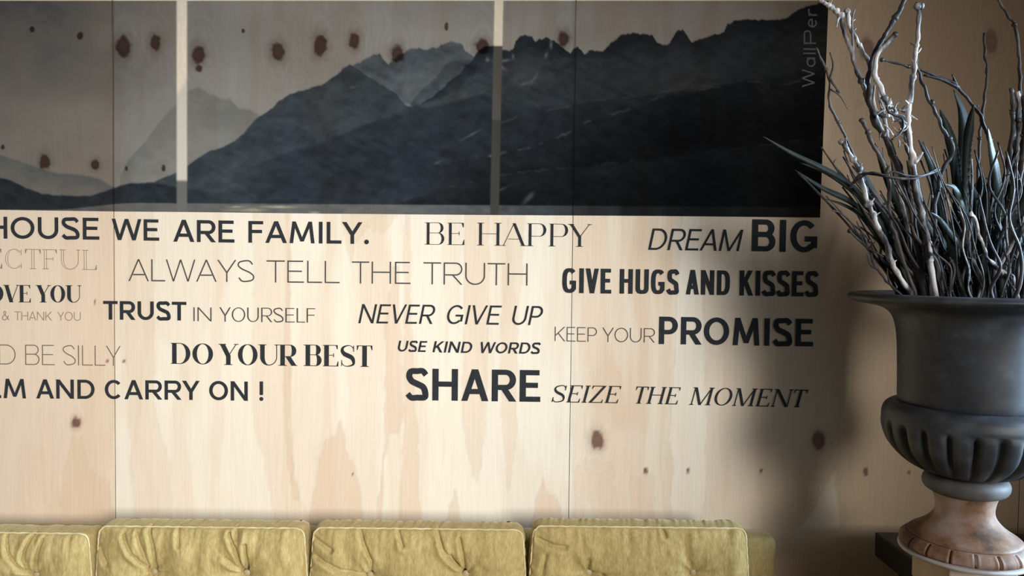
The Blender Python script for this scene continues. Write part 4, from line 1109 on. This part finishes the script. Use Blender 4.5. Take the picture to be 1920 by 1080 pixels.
# strap-leaved plant
plant = empty('strap_leaf_plant', (UX, UY, zsoil), 'dark green plant with long strap leaves among the dry branches', 'plant')
def leaf(P3, wmax, mat, twist=0.0, fold=.35):
    P = catmull(P3, 7); n = len(P); V = []; Fc = []
    for i, p in enumerate(P):
        t = i / (n - 1)     # 0 tip .. 1 root
        tg = (P[min(i + 1, n - 1)] - P[max(i - 1, 0)]).normalized()
        view = Vector((-.25, -1, .1)); s = tg.cross(view).normalized()
        an = twist * (t - .5); s = (s * math.cos(an) + tg.cross(s) * math.sin(an)).normalized()
        nrm = s.cross(tg).normalized()
        w_ = wmax * K * (min(1, t * 3.2) ** .7) * (1 - .35 * t)
        w_ = max(w_, .3 * K)
        th = max(.0009, w_ * .16)
        V += [p - s * w_ + nrm * w_ * fold, p + nrm * th * .2, p + s * w_ + nrm * w_ * fold, p + s * w_ * .9 + nrm * (w_ * fold - th), p - nrm * th, p - s * w_ * .9 + nrm * (w_ * fold - th)]
    for i in range(n - 1):
        for k in range(6):
            Fc.append((i * 6 + k, i * 6 + (k + 1) % 6, (i + 1) * 6 + (k + 1) % 6, (i + 1) * 6 + k))
    Fc.append((0, 5, 4, 3, 2, 1)); b = (n - 1) * 6; Fc.append(tuple(b + k for k in range(6)))
    return mesh('leaf', V, Fc, mat, plant, True)
LEAVES = [
    ([(1428, 254), (1478, 284), (1530, 310), (1572, 332), (1606, 358), (1645, 410), (1680, 470), (1712, 550)], 6, M_LEAF, 1.40),
    ([(1490, 318), (1540, 352), (1590, 376), (1622, 402), (1655, 450), (1694, 550)], 6, M_LEAF, 1.42),
    ([(1500, 305), (1546, 322), (1590, 350), (1634, 396), (1668, 450), (1704, 550)], 7, M_LEAF, 1.46),
    ([(1545, 372), (1580, 384), (1610, 402), (1640, 440), (1670, 490), (1700, 550)], 4, M_LEAF, 1.44),
    ([(1788, 168), (1802, 210), (1806, 260), (1800, 330), (1794, 420), (1790, 550)], 12, M_LEAF, 1.52),
    ([(1762, 205), (1778, 250), (1790, 310), (1795, 400), (1796, 550)], 11, M_LEAF, 1.5),
    ([(1826, 195), (1818, 235), (1812, 290), (1808, 400), (1806, 550)], 9, M_LEAF, 1.48),
    ([(1852, 238), (1858, 285), (1866, 330), (1874, 385), (1872, 460), (1850, 550)], 9, M_LEAFL, 1.40),
    ([(1722, 262), (1736, 290), (1748, 322), (1758, 380), (1772, 460), (1780, 550)], 7, M_LEAF, 1.42),
    ([(1770, 344), (1788, 352), (1800, 380), (1808, 418), (1806, 470), (1800, 550)], 6, M_LEAFL, 1.38),
    ([(1745, 398), (1760, 410), (1778, 434), (1796, 458), (1812, 480), (1822, 550)], 5, M_LEAFL, 1.37),
    ([(1900, 225), (1896, 280), (1888, 340), (1870, 420), (1846, 550)], 11, M_LEAF, 1.48),
    ([(1925, 240), (1915, 300), (1905, 370), (1885, 450), (1856, 550)], 12, M_LEAF, 1.46),
    ([(1945, 300), (1928, 350), (1908, 410), (1888, 470), (1862, 550)], 10, M_LEAF, 1.42),
    ([(1842, 320), (1838, 360), (1832, 420), (1826, 550)], 10, M_LEAF, 1.50),
    ([(1816, 338), (1826, 372), (1832, 420), (1830, 550)], 9, M_LEAF, 1.44),
    ([(1700, 300), (1716, 350), (1734, 420), (1760, 550)], 9, M_LEAF, 1.52),
    ([(1640, 268), (1655, 310), (1680, 380), (1712, 460), (1738, 550)], 9, M_LEAF, 1.5),
    ([(1606, 300), (1630, 350), (1664, 420), (1700, 490), (1722, 550)], 8, M_LEAF, 1.52),
    ([(1985, 330), (1950, 380), (1915, 440), (1880, 500), (1862, 550)], 10, M_LEAF, 1.46),
    ([(2010, 420), (1965, 430), (1920, 465), (1888, 505), (1870, 550)], 9, M_LEAF, 1.46),
    ([(1868, 440), (1862, 470), (1850, 510), (1842, 550)], 8, M_LEAF, 1.40),
    ([(1775, 440), (1785, 480), (1792, 550)], 9, M_LEAF, 1.40),
    ([(1740, 470), (1752, 500), (1766, 550)], 8, M_LEAF, 1.40),
]
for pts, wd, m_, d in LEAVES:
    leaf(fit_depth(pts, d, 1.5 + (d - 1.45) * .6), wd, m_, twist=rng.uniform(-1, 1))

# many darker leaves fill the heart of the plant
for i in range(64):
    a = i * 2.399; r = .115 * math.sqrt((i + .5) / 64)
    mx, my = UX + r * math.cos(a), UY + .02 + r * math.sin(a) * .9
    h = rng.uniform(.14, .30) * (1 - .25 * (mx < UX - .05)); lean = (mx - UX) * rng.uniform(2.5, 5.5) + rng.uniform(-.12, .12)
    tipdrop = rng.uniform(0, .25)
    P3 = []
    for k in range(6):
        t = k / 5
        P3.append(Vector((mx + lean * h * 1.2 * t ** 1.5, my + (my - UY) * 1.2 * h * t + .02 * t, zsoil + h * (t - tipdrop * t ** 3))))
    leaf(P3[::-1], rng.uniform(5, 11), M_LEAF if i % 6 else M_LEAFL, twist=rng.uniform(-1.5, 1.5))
